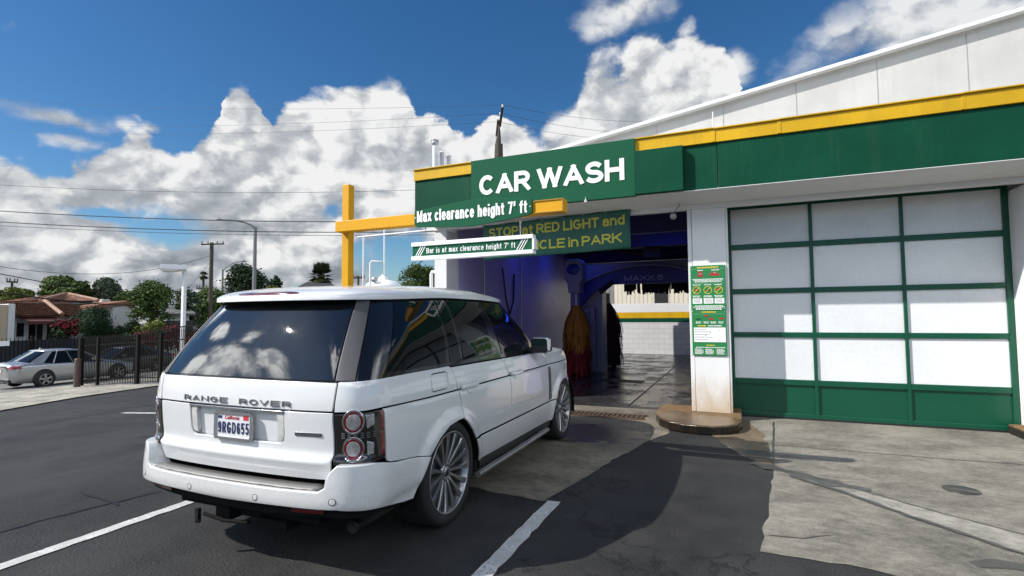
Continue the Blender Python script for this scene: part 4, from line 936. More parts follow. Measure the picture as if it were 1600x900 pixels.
o = fr.build('plate_frame', M_chrome, plate); sm_ = o.modifiers.new('s', 'SOLIDIFY'); sm_.thickness = .010; sm_.offset = 0
def ctext(name, body, m, par, *a, **k): o = text(name, body, m, None, *a, **k); o.parent = par; return o
stext('lettering', '9RGD655', M_navy, plate, -.132,.132,.815,.070, PY-.0005, .125, .17, .002)
ctext('lettering', 'California', M_pred, plate, -.075,.050,.902,.926, PY-.0005, .002, .0, .35)
MB().box(.085,.128,PY-.002,PY-.0004,.902,.930).build('sticker', M_pred, plate)
MB().box(-.135,-.100,PY-.002,PY-.0004,.905,.922).build('sticker', M_navy, plate)
MB().box(-.13,.13,PY-.004-.0025,PY-.0045,.779,.789).build('frame_band', M_satin, plate)
# lettering across the tailgate, one chrome letter after another
def on_surf(o, S, lift):
    for v in o.data.vertices:
        u, d, z = v.co.x, -v.co.y, v.co.z; p = Vector(S(u, z)); nn = nrm(S, u, z); v.co = p+nn*(lift+d)
    o.data.update(); return o
letters = 'RANGE ROVER'; step = (.920-.062)/10
M_badge = mat('badge chrome', (.34,.35,.36), .2, metal=1.)
tg = [o for o in suv.children if o.name.startswith('tailgate_upper')][0]
xl = -.462
for i, ch in enumerate(letters):
    if ch == ' ': continue
    o = stext('letter', ch, M_badge, tg, xl+i*step, xl+i*step+.064, 1.003, .034, 0, .20, .1, .006); on_surf(o, SB, .0005)
o = MB().box(.486,.672,-.006,0,.838,.860).build('badge_bar', M_badge, tgl, .002); on_surf(o, SB, .0)
o = MB().box(.492,.666,-.0075,-.0065,.8455,.8525).build('badge_inlay', M_satin, o, 0); on_surf(o, SB, .0)
# quarter panels, lamps, doors, wings, sills
lamp = [(.753,.976),(.84,.979),(.93,.981),(1.0,.983),(1.063,.985),(1.066,.90),(1.078,.77),(1.083,.690),(1.03,.687),(.95,.684),(.86,.680),(.752,.679),(.757,.83)]
qup = [(.767,1.160),(1.0,1.164),(1.35,1.166),(1.90,1.166),(1.915,1.155),(1.955,1.07),(1.986,CZ+.002),(1.55,CZ+.004),(1.07,.990),(.93,.986),(.752,.981),(.757,1.05)]
fuel = rrect(1.612,1.846,1.006,1.130,.035)
qlow = [(1.069,.986),(1.55,CZ+.001),(1.990,CZ-.001),(2.022,.90),(2.035,.82),(2.034,.752)]+[p for p in reversed(A) if p[0] < 2.02 and p[1] > .58]+[(A[3][0]+.004,.579),(1.45,.604),(1.19,.641),(1.135,.650),(1.105,.661),(1.088,.684),(1.080,.80)]
rows_s = (CZ-.01, CZ-.004, CZ+.004, CZ+.01)
panel('quarter_panel', [qup], SB, M_car, suv, holes=[fuel], rows=(1.12,1.14,1.155), mirror=True)
panel('quarter_panel', [qlow], SB, M_car, suv, mirror=True, res=(.04,.035))
panel('fuel_flap', [fuel], SB, M_car, suv, mirror=False)
doorR = [[(1.919,1.155),(2.873,1.146),(2.94,1.07),(3.005,CZ+.002),(1.990,CZ+.002)],
         [(1.994,CZ-.001),(3.007,CZ-.001),(3.035,.85),(3.045,.70),(3.046,.551),(2.268,.551)]+[p for p in reversed(A) if p[0] > 2.0 and p[1] > .56]+[(2.038,.753),(2.039,.82),(2.026,.90)]]
YF = 4.235
doorF = [[(2.877,1.146),(3.60,1.139),(3.92,1.125),(4.03,1.10),(4.13,1.02),(4.165,CZ+.002),(3.009,CZ+.002)],
         [(3.011,CZ-.001),(4.166,CZ-.001),(4.20,.90),(4.235,.75),(4.255,.551),(3.050,.551),(3.049,.70),(3.039,.85)]]
dR = panel('door', doorR, SB, M_car, suv, mirror=True, rows=(1.11,1.13)); dF = panel('door', doorF, SB, M_car, suv, mirror=True, rows=(1.11,1.13))
fen = [[(3.925,1.122),(4.06,1.112),(4.6,1.106),(5.0,1.096),(5.30,1.09),(5.6,1.08),(5.75,1.075),(5.75,CZ-.012),(5.1,CZ-.008),(4.17,CZ+.002),(4.134,1.02),(4.034,1.10)],
       [(4.17,CZ-.001),(5.1,CZ-.011),(5.75,CZ-.015),(5.75,.66),(5.36,.60)]+list(reversed(aseg(FA_, z0=.553)))+[(4.404,.551),(4.259,.551),(4.239,.75),(4.204,.90)]]
panel('wing', fen, SB, M_car, suv, mirror=True, res=(.05,.03), rows=(1.06,1.08))
sill = [(2.272,.547),(4.400,.547)]+[p for p in FA_ if p[0] < 4.6 and p[1] < .54][::-1]+[(4.300,.318),(2.365,.343)]+[p for p in reversed(A) if p[0] > 2.1 and p[1] < .54]
panel('sill', [sill], SB, M_car, suv, mirror=True, rows=(.53,.50,.46))
nose = [(5.754,1.072),(6.72,1.06),(6.72,.34),(5.39,.34),(5.36,.48),(5.365,.596),(5.754,.656)]
panel('front_bumper', [nose], SB, M_car, suv, mirror=True)
for s in (1, -1):
    S_ = SB
    lp_ = panel('tail_lamp', [[(s*u, z) for u, z in lamp]], S_, M_lens, suv, lift=.002, r=.005, res=(.03,.03), edge=.02)
    for zc in (.928,.772):
        uc = s*.868
        def disc(r0, r1, m, lift, name, th=.008):
            k = 28; q = []
            for rr_ in ((r1, r0) if r0 else (r1,)): q.append([(uc+rr_*.90*math.cos(2*math.pi*i/k), zc+rr_*math.sin(2*math.pi*i/k)) for i in range(k)])
            return panel(name, [q[0]], S_, m, lp_, gap=0, r=.003, lift=lift, thick=th, res=(.03,.03), edge=.02, holes=[q[1]] if r0 else ())
        disc(.060,.072, M_chrome, .006, 'lamp_ring'); disc(.046,.0597, M_redl, .007, 'red_ring'); disc(0,.0457, M_clear, .0075, 'lamp_lens')
    panel('indicator', [[(s*.935,.965),(s*.992,.968),(s*.992,.905),(s*.945,.885)],[(s*.945,.815),(s*.99,.80),(s*.99,.735),(s*.95,.73)]], S_, M_clear, lp_, gap=0, r=.006, lift=.006, thick=.01, res=(.03,.02), edge=.015)
    panel('red_strip', [[(s*1.034,.978),(s*1.058,.979),(s*1.062,.87),(s*1.036,.87)],[(s*1.036,.855),(s*1.062,.855),(s*1.074,.715),(s*1.040,.715)]], S_, M_redl, lp_, gap=0, r=.002, lift=.004, thick=.006, res=(.03,.02), edge=.02)
    leds = []
    for r_ in range(3):
        for c_ in range(6):
            u_, z_ = s*(.81+c_*.036), .862-r_*.013; leds.append([(u_-s*.010, z_-.0035), (u_+s*.010, z_-.0035), (u_+s*.010, z_+.0035), (u_-s*.010, z_+.0035)])
    panel('led_row', leds, S_, M_satin, lp_, gap=0, r=.002, lift=.006, thick=.008, res=(.03,.03), edge=.03)
# rear bumper with its step
bt = [(.70,.552),(.737,.575),(.742,.615),(.762,.660),(.80,.698),(.89,.696),(.965,.692),(1.03,.680),(1.10,.660),(1.18,.642),(1.32,.626),(1.45,.606),(A[3][0]-.002,.580),(A[2][0]-.002,.475),(1.40,.385),(1.375,.352),(1.28,.362),(1.15,.388),(1.0,.418),(.80,.448),(.5,.446),(0,.436)]
bfull = bt+[(-u, z) for u, z in reversed(bt[:-1])]+[(-.5,.549),(0,.548),(.5,.549)]
bump = panel('rear_bumper', [bfull], SM, M_car, suv, gap=.001, r=.009, thick=.13, res=(.05,.035), edge=.025)
sp_ = MB(); k = 30; vs = []
for i in range(k+1):
    u = -.685+1.37*i/k; p = SM(u, .55) if u >= 0 else SM(u, .55); q = SB(u, .60); vs += [(p[0], p[1]+.022, .550), (q[0], q[1]+.012, .556)]
sp_.add(vs, [(2*i, 2*i+2, 2*i+3, 2*i+1) for i in range(k)], True)
o = sp_.build('step_pad', M_step, bump); sl = o.modifiers.new('s', 'SOLIDIFY'); sl.thickness = .006; sl.offset = 1
for u_, z_ in ((.278,.482),(-.278,.482),(.785,.50),(-.785,.50)):
    k = 16; ci = [(u_+.016*math.cos(2*math.pi*i/k), z_+.016*math.sin(2*math.pi*i/k)) for i in range(k)]; c2 = [(u_+.0205*math.cos(2*math.pi*i/k), z_+.0205*math.sin(2*math.pi*i/k)) for i in range(k)]
    pk = panel('parking_sensor', [ci], SM, M_car, bump, gap=0, r=.002, lift=.0015, thick=.004, edge=.02, res=(.02,.02)); panel('sensor_ring', [c2], SM, M_satin, pk, gap=0, r=.001, lift=.0008, thick=.003, edge=.02, holes=[ci], res=(.02,.02))
val = [(0,.440),(.8,.452),(1.0,.42),(1.15,.392),(1.30,.360),(1.28,.335),(1.0,.375),(.7,.385),(.4,.375),(0,.368)]
panel('valance', [val+[(-u, z) for u, z in reversed(val[1:-1])]], SM, M_dark, suv, gap=0, r=.01, lift=-.045, thick=.04)
for s in (1,-1): panel('reflector', [[(s*.51,.432),(s*.72,.436),(s*.72,.410),(s*.51,.406)]], SM, mat('dark reflector', (.09,.006,.008), .25), bump, gap=0, r=.003, lift=-.020, thick=.012)
# greenhouse: pillars and black trim, then glass
shell = [(0,-.03),(6.0,-.03),(6.0,1.03),(0,1.03)]
panel('pillar_trim', [[(-.80,-.012),(.80,-.012),(.86,1.02),(-.86,1.02)]], SG, M_gloss, suv, gap=0, r=.002, lift=-.012, thick=.02)
panel('rear_window', [[(-.768,0.0),(.768,0.0),(.822,.905),(.78,.925),(-.78,.925),(-.822,.905)]], SG, M_tint, suv, gap=.002, r=.003, lift=-.002, thick=.008)
panel('satin_pillar', [[(.775,-.01),(.905,-.01),(.945,1.02),(.838,1.02)]], SG, M_satin, suv, gap=.003, r=.005, lift=.004, mirror=True)
panel('pillar_trim', [[(.908,-.012),(5.40,-.012),(5.05,1.02),(.948,1.02)]], SG, M_gloss, suv, gap=0, r=.002, lift=-.006, mirror=True, res=(.06,.08))
qw = [(1.125,.045),(1.898,.040),(1.805,.955),(1.15,.955)]
panel('window', [qw], SG, M_side, suv, gap=.003, r=.003, lift=-.001, thick=.006, mirror=True, res=(.06,.08))
panel('window', [[(1.945,.045),(2.150,.045),(2.045,.955),(1.842,.955)]], SG, M_side, suv, gap=.003, r=.003, lift=-.001, thick=.006, mirror=True, res=(.06,.08))
panel('window', [[(2.20,.045),(2.955,.050),(3.235,.945),(2.10,.955)]], SG, M_side, suv, gap=.003, r=.003, lift=-.001, thick=.006, mirror=True, res=(.06,.08))
panel('window', [[(3.31,.045),(4.50,.070),(4.56,.30),(4.60,.60),(4.62,.94),(3.52,.94)]], SG, M_side, suv, gap=.003, r=.003, lift=-.001, thick=.006, mirror=True, res=(.06,.08))
panel('windscreen', [[(5.55,-.02),(7.6,-.02),(7.6,.98),(5.25,.98)]], SG, M_side, suv, gap=.003, r=.003, lift=.0, thick=.006, mirror=True, res=(.08,.08)) if ULEN > 7.4 else panel('windscreen', [[(5.55,-.02),(ULEN-.02,-.02),(ULEN-.02,.98),(5.25,.98)]], SG, M_side, suv, gap=.0, r=.002, lift=.0, thick=.006, mirror=True, res=(.08,.08))
# roof
def roof_edge(u):
    a = SG(u, 1.0); x, y, z = a; k = sm(-.3, -.75, y)
    sp = .075*k; return x*(1+.012)+(.010 if x > 0 else -.010 if x < 0 else 0)*(1-k), y-sp, z-.004
ring = []; NU = 110
for i in range(NU+1): ring.append(roof_edge(ULEN*i/NU))
full = ring+[(-x, y, z) for x, y, z in reversed(ring[1:-1])]; n = len(full)
cyr = .42; vs = []; rows_ = [1.0,.998,.993,.985,.975,.96,.94,.91,.86,.78,.66,.5,.3,.12]
def roof_h(s): return 0 if s >= 1 else .020+.092*(1-s**5)**.52
for s in rows_:
    for x, y, z in full:
        h = roof_h(s)
        kz = 1-.22*sm(.9, 1.6, y)
        vs.append((x*(1-(1-s)*1.0), cyr+(y-cyr)*s, z*s+(1.690*(1-s))+h*kz))
vs.append((0, cyr, 1.690+.11))
fs = [(r*n+i, r*n+(i+1) % n, (r+1)*n+(i+1) % n, (r+1)*n+i) for r in range(len(rows_)-1) for i in range(n)]+[((len(rows_)-1)*n+i, (len(rows_)-1)*n+(i+1) % n, len(rows_)*n) for i in range(n)]
roof = MB().add(vs, fs, True).build('roof', M_car, suv)
und = MB(); und.add([(x, y, z) for x, y, z in full]+[(x*.8, cyr+(y-cyr)*.82, z-.004) for x, y, z in full], [((i+1) % n, i, n+i, n+(i+1) % n) for i in range(n)])
und.build('roof_lining', M_matt, suv)
# high brake lamp set in the rear edge of the roof
bl = MB(); pts_ = []
for i in range(25):
    u = -.36+.72*i/24; x, y, z = roof_edge(abs(u)); x = math.copysign(x, u); e_ = abs(i-12)/12
    for s in (.990-.004*e_**4, .962+.016*e_**4): pts_.append((x*s, cyr+(y-cyr)*s, z*s+1.690*(1-s)+roof_h(s)+.0015))
bl.add(pts_, [(2*i, 2*i+2, 2*i+3, 2*i+1) for i in range(24)], True)
o = bl.build('brake_lamp', M_redl, roof); sl = o.modifiers.new('s', 'SOLIDIFY'); sl.thickness = .006; sl.offset = 0
for s in (1,-1):
    gl = MB(); gl.tube([(s*(.62+.0*i), -.55+i*.1, 1.715+.03*math.sin(min(1, i/6)*1.5)) for i in range(18)], .004, 6); gl.build('gutter_strip', M_matt, roof)
# bonnet
bv = []; nxs = 14; ysb = [2.02+i*.085 for i in range(20)]
for y in ysb:
    u = None
    lo, hi = 3.5, ULEN-.001
    for _ in range(40):
        md = (lo+hi)/2
        if SB(md, 1.09)[1] < y: lo = md
        else: hi = md
    e = SB(lo, 1.085); hw = e[0]+.004
    for i in range(-nxs, nxs+1):
        f = i/nxs; zc = 1.082+.075*(1-abs(f)**3.2)*sm(3.72, 3.15, y)**.5
        bv.append((hw*f, y, zc))
W_ = 2*nxs+1
MB().add(bv, [(j*W_+i, j*W_+i+1, (j+1)*W_+i+1, (j+1)*W_+i) for j in range(len(ysb)-1) for i in range(2*nxs)], True).build('bonnet', M_car, suv)
# dark inner body, wheel wells, underside
sh = MB(); cs = [SB(u, .9) for u in [i*.12 for i in range(int(ULEN/.12)+1)]]
inner = [(x*.93, y*.94, 0) for x, y, z in cs]; inner = inner+[(-x, y, 0) for x, y, z in reversed(inner[1:-1])]; n = len(inner)
sh.add([(x, y, .70) for x, y, z in inner]+[(x, y, 1.0) for x, y, z in inner], [tuple(range(n-1,-1,-1)), tuple(range(n, 2*n))]+[(i, (i+1) % n, n+(i+1) % n, n+i) for i in range(n)])
sh.box(-.60, .60, -.98, 3.5, .30, .699).box(-.90, .90, .50, 2.36, .33, .699).box(-.90, .90, -.95, -.56, .36, .699)
sh.build('inner_body', M_dark, suv)
cb = MB(); cb.add([(x*.9, y*.99+.0, 1.16) for x, y, z in [SG(u, 0) for u in [i*.15 for i in range(int(ULEN/.15)+1)]]], [])
gi = [SG(u, 0) for u in [i*.15 for i in range(int(ULEN/.15)+1)]]; gt = [SG(u, 1) for u in [i*.15 for i in range(int(ULEN/.15)+1)]]
gi = [(x*.93, .6+(y-.6)*.95, z) for x, y, z in gi]; gt = [(x*.93, .6+(y-.6)*.93, z-.01) for x, y, z in gt]
gi += [(-x, y, z) for x, y, z in reversed(gi[1:-1])]; gt += [(-x, y, z) for x, y, z in reversed(gt[1:-1])]; n = len(gi)
MB().add(gi+gt, [(i, (i+1) % n, n+(i+1) % n, n+i) for i in range(n)]).build('cabin_lining', M_dark, suv)
for yc in (0, 2.88):
    for s in (1, -1):
        prof = [(.47*math.cos(math.radians(a)), .30+.455*math.sin(math.radians(a))) for a in range(-5, 190, 8)]; n = len(prof)
        wl = MB(); wl.add([(s*.955, yc+y, z) for y, z in prof]+[(s*.55, yc+y, z) for y, z in prof], [(i, i+1, n+i+1, n+i) for i in range(n-1)]+[tuple(range(n, 2*n))])
        wl.build('wheel_well', M_dark, suv)
# wheels
def spoke_pts(a, wi, wo, x0, x1):
    pass
def make_wheel(side):
    wh = thing('wheel', None, None); del_ = None
    ty = MB().lathe([(.292,-.14),(.300,-.148),(.340,-.150),(.366,-.142),(.378,-.118),(.379,-.06),(.379,.06),(.378,.118),(.366,.142),(.340,.150),(.305,.147),(.297,.138)], (0,0,0), 'x', 64)
    ty.build('tyre', M_rub, wh)
    rm = MB().lathe([(.296,.136),(.299,.142),(.295,.146),(.286,.145),(.280,.136),(.272,.118),(.262,.08),(.258,-.12)], (0,0,0), 'x', 64); rim_ = rm.build('rim', M_alloy, wh)
    di = MB().lathe([(0,.01),(.19,.01),(.19,.03),(.10,.03),(.10,.045),(0,.045)], (0,0,0), 'x', 40); di.build('brake_disc', mat('brake disc', (.12,.12,.12), .5, metal=.6), wh)
    MB().lathe([(0,-.10),(.262,-.10),(.262,-.06)], (0,0,0), 'x', 40).build('backing', M_dark, wh)
    sp2 = MB()
    for i in range(15):
        a = 2*math.pi*i/15+.05; ca, sa = math.cos(a), math.sin(a)
        secs = [(.045,.013,.100,.06),(.09,.0115,.112,.065),(.16,.0135,.124,.08),(.23,.0185,.134,.095),(.285,.026,.140,.11)]; vs = []
        for r_, hw, xo, xi in secs:
            for (t_, x) in ((-hw, xo-.008), (-hw*.72, xo), (hw*.72, xo), (hw, xo-.008), (hw*.9, xi), (-hw*.9, xi)): vs.append((x, ca*r_-sa*t_, sa*r_+ca*t_))
        fs = []
        for k in range(len(secs)-1):
            for j in range(6): fs.append((k*6+j, k*6+(j+1) % 6, (k+1)*6+(j+1) % 6, (k+1)*6+j))
        sp2.add(vs, fs)
    sp2.build('spokes', M_alloy, wh)
    hb = MB().lathe([(.068,.085),(.066,.104),(.050,.112),(.045,.108),(.034,.108),(.032,.118),(0,.120)], (0,0,0), 'x', 30); hb.build('hub', M_alloy, wh)
    lg = MB()
    for i in range(5): a = 2*math.pi*i/5+.3; lg.lathe([(.011,.09),(.011,.116),(.006,.119),(0,.119)], (0, .058*math.cos(a), .058*math.sin(a)), 'x', 8)
    lg.build('lug_nuts', M_satin, wh); MB().lathe([(.030,.1185),(.028,.1205),(0,.121)], (0,0,0), 'x', 24).build('centre_cap', M_gloss, wh)
    return wh
w0 = make_wheel(1); first = True
for yc in (0, 2.88):
    for s in (1, -1):
        wq = w0 if first else copy_tree(w0); first = False
        wq.parent = suv; wq.location = (s*.800, yc, .379); wq.rotation_euler = (.3+yc*.1, 0, 0 if s > 0 else math.pi)
# door handles, mirror, vent, running boards, exhaust
for dl, uc in ((dR, 2.16), (dF, 3.16)):
    for s, dd in ((1, dl[0]), (-1, dl[1])):
        S_ = SB; k = 20; ci = [(s*(uc+.015)+.062*math.cos(2*math.pi*i/k), .982+.060*math.sin(2*math.pi*i/k)) for i in range(k)]
        panel('handle_cup', [ci], S_, M_car, dd, gap=0, r=.006, lift=.0035, thick=.006, edge=.04, res=(.04,.03))
        panel('handle', [[(s*u, z) for u, z in rrect(uc-.135, uc+.135, .965, 1.005, .012)]], S_, M_car, dd, gap=0, r=.012, lift=.034, thick=.026, edge=.03, res=(.05,.02))
for s in (1, -1):
    mo = MB(); secs = [(1.695,.96,1.142,1.155,1.300),(1.72,.955,1.150,1.148,1.308),(1.80,.955,1.145,1.150,1.306),(1.86,.96,1.115,1.165,1.290),(1.885,.985,1.07,1.19,1.265)]; vs = []; q = 0
    for y, xa_, xb_, za, zb in secs:
        P = rrect(xa_, xb_, za, zb, .035); q = len(P); vs += [(s*x, y, z) for x, z in P]
    mo.add(vs, [(k*q+i, k*q+(i+1) % q, (k+1)*q+(i+1) % q, (k+1)*q+i) for k in range(len(secs)-1) for i in range(q)]+[tuple(range(len(vs)-q, len(vs)))], True)
    m_ = mo.build('mirror', M_car, suv)
    MB().add([(s*x, 1.700, z) for x, z in rrect(.963,1.139,1.158,1.297,.033)], [tuple(range(q))]).build('mirror_glass', mat('mirror glass', (.05,.07,.07), .08, metal=.6), m_)
    MB().prism([(s*x, z) for x, z in rrect(.958,1.144,1.150,1.22,.03)], 1.69, 1.86).build('mirror_base', M_matt, m_, .008)
    MB().tube([(s*.86,1.80,1.165),(s*1.0,1.80,1.175)], .03, 8).build('mirror_arm', M_matt, m_)
    vent = panel('side_vent', [[(s*4.155,.945),(s*4.245,.945),(s*4.275,.575),(s*4.185,.565)]], SB, M_matt, suv, gap=0, r=.004, lift=.004, thick=.01)
    fins = [[(s*(4.162+(.94-z)*.076), z), (s*(4.225+(.94-z)*.076), z+.004), (s*(4.225+(.94-z)*.076), z-.008), (s*(4.162+(.94-z)*.076), z-.012)] for z in [.935-i*.026 for i in range(14)]]
    panel('vent_fins', fins, SB, M_alloy, vent, gap=0, r=.002, lift=.009, thick=.006, edge=.03)
    MB().box(s*.80, s*.925, .45, 2.40, .262, .345).build('sill_trim', M_matt, suv)
    rb = MB().tube([(s*1.00,.34,.272),(s*1.005,1.2,.272),(s*.995,2.10,.272)], .026, 10).build('step_bar', mat('brushed step bar', (.30,.30,.29), .35, metal=.8), suv)
    MB().box(s*.90, s*.99, .42, .48, .26, .285).box(s*.90, s*.99, 1.9, 1.96, .26, .285).build('bracket', M_matt, rb)
    if s > 0: MB().lathe([(.036,0),(.040,.003),(.036,-.002),(.034,.25),(.03,.45)], (s*.0,0,0), 'y', 20).build('exhaust_tip', mat('dull exhaust steel', (.035,.034,.033), .5, metal=.3, spec=.2), suv).location = (s*.80,-.93,.300)
tw = MB().box(-.22,-.10,-1.02,-.90,.245,.33).box(-.36,-.33,-1.06,-1.04,.21,.30).box(-.30,.30,-.95,-.6,.26,.32).tube([(-.3,-1.04,.27),(-.12,-1.04,.25),(.08,-1.03,.262)], .012).box(.12,.36,-1.0,-.86,.235,.29).build('tow_hitch', M_dark, suv)
sk = MB().tube([(-.34,-1.05,.30),(-.34,-1.06,.24),(-.33,-1.05,.22)], .008).build('tow_hook', M_matt, suv)
# ------------------------------------------------------------------ background: street side
def V3(p): return Vector((p[0], p[1], p[2]))
def leafmat(name, c, tr=.25):
    def x(N, p, cc):
        i = N.node('ShaderNodeNewGeometry').outputs['Random Per Island']
        v = N.vm('SCALE', c); N.put(v.node, 3, N.node('ShaderNodeMapRange', {0: i, 1: 0, 2: 1, 3: .6, 4: 1.5}).outputs[0]); N.l.new(v, p.inputs['Base Color'])
        p.inputs['Subsurface Weight'].default_value = 0
    return mat(name, c, .65, spec=.12, extra=x)
M_bark = mat('bark', (.085,.065,.048), .9, var=.3, vscale=9)
L_olive = leafmat('olive leaves', (.115,.140,.035)); L_green = leafmat('green leaves', (.062,.098,.026)); L_dark = leafmat('dark leaves', (.022,.042,.017)); L_grey = leafmat('grey green leaves', (.058,.082,.046)); L_red = leafmat('red flowers', (.17,.018,.028)); L_lime = leafmat('light leaves', (.13,.15,.035)); L_hedge = leafmat('hedge leaves', (.014,.034,.012))
def leaves(clumps, n, size, rnd, up=.35):
    """many leaf-sized faces spread through a set of clumps (centre, radius xyz)"""
    vs = []; fs = []; wts = [c[1][0]*c[1][1]*c[1][2] for c in clumps]
    for _ in range(n):
        c, r = rnd.choices(clumps, wts)[0]
        while True:
            d = Vector((rnd.gauss(0,1), rnd.gauss(0,1), rnd.gauss(0,1)))
            if d.length > .1: break
        d.normalize(); q = d*(rnd.random()**.45)*(1 if rnd.random() < .88 else rnd.uniform(1.0, 1.45))
        p = Vector(c)+Vector((q.x*r[0], q.y*r[1], q.z*r[2]))
        nn = (d+Vector((rnd.uniform(-1,1), rnd.uniform(-1,1), rnd.uniform(-.6,1)))*.8).normalized(); a = nn.orthogonal().normalized(); b = nn.cross(a); th = rnd.uniform(0, 6.28)
        a, b = a*math.cos(th)+b*math.sin(th), b*math.cos(th)-a*math.sin(th); s = size*rnd.uniform(.6, 1.35); k = len(vs)
        vs += [p-a*s*.5-b*s*.25, p+b*s*.15-a*s*.05+nn*s*.08, p+a*s*.55, p-b*s*.45+nn*s*.05]; fs.append((k, k+1, k+2, k+3))
    return MB().add(vs, fs)
def tree(name, lab, top, width, depth, height, m, seed, n=5000, leaf=.22, clumps=14, trunk=.16, crown=.7, group=None, cat='tree', flat=1.0):
    """top: Vector of the crown's top centre"""
    rnd = random.Random(seed); zg = gz(top.x); base = Vector((top.x, top.y, zg)); h = top.z-zg; zc0 = top.z-height
    t = thing(name, lab, cat, base, 0, group); cl = []
    for i in range(clumps):
        a = rnd.uniform(0, 6.28); rr_ = rnd.random()**.5; f = rnd.uniform(.12, .95); env = math.sin(math.pi*min(.97, max(.12, f*.85+.12)))**.6
        r = rnd.uniform(.11, .25)*min(width, height)*.9
        cl.append((Vector((top.x+math.cos(a)*rr_*max(.05, width/2*env-r*.8), top.y+math.sin(a)*rr_*max(.05, depth/2*env-r*.8), zc0+height*f-(r*.6 if f > .75 else 0))), (r*rnd.uniform(.9, 1.5), r*rnd.uniform(.9, 1.5), r*rnd.uniform(.55, .95)*flat)))
    o = leaves(cl, n, leaf, rnd).build('crown', m, t); o.matrix_parent_inverse = Matrix.Translation(-base)
    tk = MB(); zt = zc0+height*.35
    tk.tube([base, base+Vector((rnd.uniform(-.2,.2), 0, (zt-zg)*.5)), Vector((top.x, top.y, zt))], [trunk*1.3, trunk, trunk*.7], 8)
    for c, r in cl[:9]: tk.tube([Vector((top.x, top.y, zc0+height*rnd.uniform(0,.3))), (c+Vector((top.x, top.y, zt)))/2+Vector((0,0,-.1*height*.2)), c], [trunk*.55, trunk*.35, trunk*.12], 6)
    o = tk.build('trunk', M_bark, t); o.matrix_parent_inverse = Matrix.Translation(-base); return t
G_TREE = 'trees beyond the street'
def tpx(name, lab, px0, px1, ptop, pbot, dist, m, seed, **k):
    xm = (px0+px1)/2; T_ = at(xm, ptop, dist); L_ = at(px0, ptop, dist); R_ = at(px1, ptop, dist); B_ = at(xm, pbot, dist); wd = (R_-L_).length*1.22; k['n'] = int(k.get('n', 5000)*2.0); k['leaf'] = k.get('leaf', .22)*.72; k['clumps'] = int(k.get('clumps', 14)*3.2)
    return tree(name, lab, T_, wd, wd*.8, T_.z-B_.z, m, seed, **k)
tpx('broadleaf_tree', 'mid green tree between the tiled house and the spreading tree', 176, 214, 452, 500, 47, L_green, 22, n=2600, leaf=.28, trunk=.14)
tpx('shrub', 'light green feathery shrub at the left edge behind the tiled house', -30, 74, 449, 480, 52, L_olive, 11, n=3500, leaf=.34, group=None, cat='shrub', trunk=.1)
G_ = None
tpx('broadleaf_tree', 'dark rounded tree rising behind the red tiled roof', 62, 150, 429, 480, 50, L_green, 12, n=5200, leaf=.34, trunk=.2)
tpx('broadleaf_tree', 'grey green drooping tree to the right of the tiled roof', 140, 192, 432, 486, 49, L_grey, 13, n=4200, leaf=.32, trunk=.18)
tpx('broadleaf_tree', 'pale feathery treetop above the tiled roof', 58, 105, 430, 470, 58, L_olive, 14, n=1500, leaf=.30, trunk=.12)
tpx('broadleaf_tree', 'spreading light green tree with open limbs beside the white lamp standard', 196, 282, 434, 506, 42, L_green, 15, n=3600, leaf=.26, clumps=20, trunk=.2)
tpx('broadleaf_tree', 'grey leaved treetop right behind the white lamp standard', 268, 316, 448, 512, 46, L_grey, 16, n=2200, leaf=.28, trunk=.14)
tpx('broadleaf_tree', 'big dark conical tree behind the tall street lamp', 346, 421, 406, 500, 66, L_dark, 17, n=7500, leaf=.40, clumps=24, trunk=.3)
tpx('broadleaf_tree', 'small dark spiky tree just right of the big dark tree', 418, 442, 427, 480, 68, L_dark, 18, n=1600, leaf=.40, trunk=.15)
tpx('shrub', 'yellowish green shrub low in front of the big dark tree', 408, 446, 441, 486, 52, L_lime, 19, n=2000, leaf=.28, cat='shrub', trunk=.1)
tpx('broadleaf_tree', 'mid green tree filling the gap left of the big dark tree', 300, 366, 444, 520, 50, L_green, 20, n=4200, leaf=.32, trunk=.2)
tpx('broadleaf_tree', 'bushy green tree seen between the white pillar and the gantry post', 626, 684, 409, 462, 34, L_green, 21, n=4200, leaf=.2, trunk=.15, clumps=18)
def hedge(name, lab, x0, x1, yt, yb, X, dep, m, seed, n, leaf, cat, red=None):
    a = on_x(x0, yt, X); b = on_x(x1, yt, X); c = on_x((x0+x1)/2, yb, X); rnd = random.Random(seed); zg = gz(X)
    t = thing(name, lab, cat, (X, (a.y+b.y)/2, zg)); cl = []
    L_ = b.y-a.y; H_ = max(a.z, b.z)-c.z; k = max(5, int(L_/.8)*3)
    for i in range(k):
        r = rnd.uniform(.18, .30)*min(L_, H_*1.2)+.12
        cl.append((Vector((X+rnd.uniform(-.5,.5)*dep, a.y+r*.7+(L_-1.4*r)*rnd.random(), c.z+(H_-r)*rnd.random()**.7)), (r, r, r)))
    o = leaves(cl, n, leaf, rnd).build('foliage', m, t); o.matrix_parent_inverse = Matrix.Translation(-t.location)
    if red: o = leaves([(p+Vector((.25,0,.1)), (r[0]*1.02, r[1]*1.02, r[2]*1.02)) for p, r in cl[::2]], red, leaf*1.1, rnd).build('blossom', L_red, t); o.matrix_parent_inverse = Matrix.Translation(-t.location)
    s = MB()
    for i in range(5): y = a.y+L_*(.15+.17*i); s.tube([(X, y, zg), (X+rnd.uniform(-.2,.2), y+rnd.uniform(-.2,.2), zg+1.2)], .04, 6)
    o = s.build('stem', M_bark, t); o.matrix_parent_inverse = Matrix.Translation(-t.location); return t
